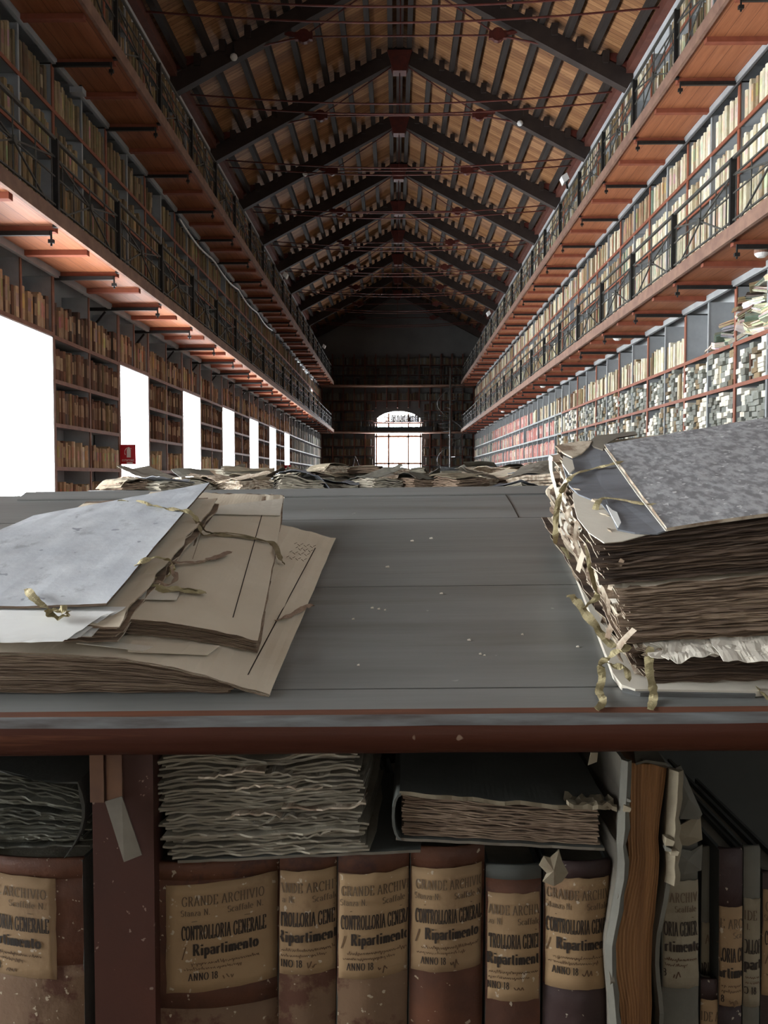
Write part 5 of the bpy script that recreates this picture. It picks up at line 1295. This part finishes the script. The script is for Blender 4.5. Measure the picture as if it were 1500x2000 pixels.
for k in range(31):   # torn spine covering wrapping the near board's edge
    z = lerp(SHZ + .003, zat(1480, .87), k / 30); x = X9(cxa(z), .88); w2 = .011 + .005 * noise.noise(Vector((z * 45, 1, 0)))
    rows.append(b.pts([(x - .033, .868, z), (x - .031 + w2 * .3, .861, z), (x - .033 + w2, .866, z), (x - .032, .874, z)]))
for j in range(30):
    for q in range(4): b.face([rows[j] + q, rows[j] + (q + 1) % 4, rows[j + 1] + (q + 1) % 4, rows[j + 1] + q])
b.build('torn_spine', mt['vellum'], bv)
b = MB(); rows = []
for k in range(13):
    z = lerp(zat(1720, .87), zat(1500, .87), k / 12); x = X9(cxa(z), .88); w2 = .012 + .006 * noise.noise(Vector((z * 55, 7, 0)))
    rows.append(b.pts([(x + .019, .872, z), (x + .021 + w2 * .4, .862, z), (x + .021 + w2, .868, z), (x + .02, .878, z)]))
for j in range(12):
    for q in range(4): b.face([rows[j] + q, rows[j] + (q + 1) % 4, rows[j + 1] + (q + 1) % 4, rows[j + 1] + q])
b.face([rows[12] + q for q in range(4)]); b.build('torn_spine', mt['label_pale'], bv)
# cap of vellum leaning over the top
b = MB(); P = [at(1238, 1464, .90), at(1284, 1466, .90), at(1316, 1500, .885), at(1300, 1490, .872), at(1262, 1484, .872), at(1242, 1490, .875)]
a = b.pts(P); c = b.pts([p - Vector((0, -.001, .003)) for p in P]); n = len(P); b.face([a + i for i in range(n)]); b.face([c + i for i in range(n)][::-1])
for i in range(n): b.face([a + (i + 1) % n, a + i, c + i, c + (i + 1) % n])
b.build('vellum_cap', mt['vellum'], bv)
rs = random.Random(3)
for k in range(5):
    py = rs.uniform(1520, 1730); side = rs.choice([-1, 1]); x = X9(cxa(zat(py, .87)), .87) + side * rs.uniform(.018, .032); z = zat(py, .87); s = rs.uniform(.002, .005); b = MB()
    b.hexa([(x - s, .862, z - s), (x + s * .6, .858, z - s * .7), (x + s, .87, z - s), (x - s, .872, z - s * .4), (x - s * .8, .860, z + s), (x + s * .9, .857, z + s * .5), (x + s * .5, .869, z + s), (x - s, .871, z + s * .8)])
    b.build('torn_fragment', mt[rs.choice(['label_pale', 'vellum'])], bv)
# torn fold at the head of the faded register
for k, (pts_, m) in enumerate([([(1310, 1622), (1368, 1590), (1372, 1640), (1345, 1652), (1318, 1650)], 'label_pale'), ([(1308, 1655), (1350, 1662), (1372, 1650), (1370, 1700), (1335, 1708), (1312, 1690)], 'vellum'), ([(1320, 1500), (1330, 1495), (1372, 1590), (1366, 1600), (1328, 1600)], 'vellum')]):
    P = [at(x, y, .893 - .002 * k) for x, y in pts_]; b = MB(); cen = sum(P, Vector()) / len(P) + Vector((0, -.004, 0)); n = len(P)
    a = b.pts(P); c = b.pts([p + Vector((0, .002, 0)) for p in P]); ia = b.pts([cen])
    for i in range(n): b.face([a + (i + 1) % n, a + i, ia]); b.face([a + i, a + (i + 1) % n, c + (i + 1) % n, c + i])
    b.face([c + i for i in range(n)]); tag(b.build('paper_fragment', mt[m]), ['folded tan paper fragment at the head of the faded register', 'grey paper fragment caught below the folded tan one', 'grey vellum flap standing behind the broken volume'][k], 'paper fragment')

# ---------------------------------------------------------------- things lying on top of the registers
def HF(o, yaw=0.0, tilt_=0.0, pitch=0.0):
    c_, s_ = math.cos(yaw), math.sin(yaw); ax = Vector((c_, s_, tilt_)); ay = Vector((-s_, c_, pitch)); az = Vector((0, 0, 1))
    return lambda x, w_, h: o + ax * x + ay * w_ + az * h
# ragged sheaf
shf = thing('ragged_sheaf', 'thick ragged sheaf of dusty leaves lying across the registers by the post', 'sheaf')
o = at(325, 1684, .885); fr = HF(o, 0, .04)
b = MB(); Wd = X9(712, .885) - o.x; Ht = .108
leaves(b, fr, [(0, 0), (Wd, .0), (Wd + .01, .24), (0, .24)], lambda u, v: .006, lambda u, v: .006 + Ht + .004 * math.sin(u * 9), 40, (.004, .0035, .001, .006), 101, 44, 5, .85, lean=(-.008, .004), rough=.0011, freq=12)
b.build('leaves', [mt['page_gray'], mt['page_gray'], mt['page_gray']], shf)
b = MB(); leaves(b, fr, [(.012, -.008), (Wd + .062, .0), (Wd + .07, .24), (.01, .24)], lambda u, v: .0015, lambda u, v: .0045, 1, (.001, .001, .001, .001), 102, 20, 5, 1.0); b.build('bottom_board', [mt['cover_dusty'], mt['scrap'], mt['scrap']], shf)
for k in range(7):
    u0 = rs.uniform(.05, .7); hh = rs.uniform(.02, .1); b = MB(); L = rs.uniform(.04, .1)
    leaves(b, fr, [(Wd * u0, -.007), (Wd * u0 + L, -.005), (Wd * u0 + L, .05), (Wd * u0, .05)], lambda u, v: hh + .003 * math.sin(u * 5 + k), lambda u, v: hh + .002 + .003 * math.sin(u * 5 + k), 1, (.003, .002, 0, .002), 110 + k, 14, 3, 1.0, rough=.002)
    b.build('protruding_leaf', mt['page_gray'] if k % 2 else mt['torn'], shf)
# flat register with dusty cover
fb = thing('flat_register', 'grey-covered register lying flat across the standing ones, leaves toward the viewer', 'register')
o = at(776, 1640, .875); fr = HF(o, -.02, -.035); Wd = X9(1178, .875) - o.x
b = MB(); leaves(b, fr, [(.006, 0.004), (Wd - .006, .004), (Wd - .002, .34), (.006, .34)], lambda u, v: .004 - .004 * math.sin(PI * u) * 0, lambda u, v: .042 + .006 * (1 - u) ** 2, 22, (.0014, .001, .001, .001), 120, 40, 4, .8, rough=.001)
b.build('page_block', [mt['page_gray'], mt['edge_brown'], mt['edge_brown']], fb)
b = MB(); leaves(b, fr, [(.002, -.004), (Wd + .006, -.002), (Wd + .01, .35), (.0, .35)], lambda u, v: .043 + .006 * (1 - u) ** 2, lambda u, v: .0475 + .006 * (1 - u) ** 2, 1, (.0015, .003, .001, .001), 121, 40, 6, 1.0, rough=.001)
b.build('upper_cover', [mt['cover_dusty'], mt['label_pale'], mt['cover_dusty']], fb)
b = MB(); leaves(b, fr, [(-.002, -.003), (Wd, -.003), (Wd, .34), (.0, .34)], lambda u, v: .0, lambda u, v: .003, 1, (.001,) * 4, 122, 20, 6, 1.0); b.build('lower_cover', mt['cover_dusty'] if 0 else [mt['cover_dusty'], mt['scrap'], mt['scrap']], fb)
b = MB(); pr = [(.004 + .010 * math.cos(a), .026 + .026 * math.sin(a)) for a in [PI / 2 + PI * k / 8 for k in range(9)]]; pr2 = [(.004 + .007 * math.cos(a), .026 + .023 * math.sin(a)) for a in [PI * 1.5 - PI * k / 8 for k in range(9)]]
b.extrude(pr + pr2, lambda u, v: fr(u, -.003, v), lambda u, v: fr(u, .345, v)); b.build('spine', mt['cover_dusty'], fb)
b = MB(); leaves(b, fr, [(Wd * .82, -.008), (Wd + .012, -.006), (Wd + .010, .02), (Wd * .82, .02)], lambda u, v: .0455, lambda u, v: .050, 1, (.003,) * 4, 124, 10, 4, 1.0, rough=.003); b.build('torn_corner', mt['label_pale'], fb)
# sheaf left of the post
sl = thing('mouldy_sheaf', 'dark greenish sheaf with a curled wrapper in the cabinet bay before the post', 'sheaf')
o = at(-110, 1668, .885); fr = HF(o, 0, .0); Wd = X9(160, .885) - o.x
b = MB(); leaves(b, fr, [(0, 0), (Wd, .01), (Wd, .24), (0, .24)], lambda u, v: .004 + .004 * u, lambda u, v: .094 - .030 * u * u, 32, (.004, .004, .001, .002), 130, 34, 5, .85, rough=.001, freq=12)
b.build('leaves', [mt['page_green']] * 3, sl)
b = MB(); n = 12; top = []; bot = []
for i in range(n + 1):
    t_ = i / n; a = t_ * PI * .62
    if t_ < .5: p = (Wd * (.05 + .95 * t_ * 2), .096 - .012 * (t_ * 2) ** 2)
    else: q = (t_ - .5) * 2; p = (Wd + .012 * math.sin(q * 2.4) - .02 * q * q, .084 - .080 * q)
    top.append(p); bot.append((p[0] - .003 * (t_ > .5), p[1] - .0025))
b.extrude(top + bot[::-1], lambda u, v: fr(u, -.006 + .01 * math.sin(u * 40), v), lambda u, v: fr(u, .24, v)); b.build('wrapper', mt['cover_dusty'], sl)
# pale sliver of paper hanging under the nosing
P = [at(x, y, .872) for x, y in [(1154, 1470), (1168, 1470), (1166, 1488), (1148, 1495)]]
b = MB(); b.hexa(P + [p + Vector((0, .001, 0)) for p in P]); tag(b.build('paper_sliver', mt['label_pale']), 'pale sliver of paper hanging beneath the nosing', 'paper sliver')
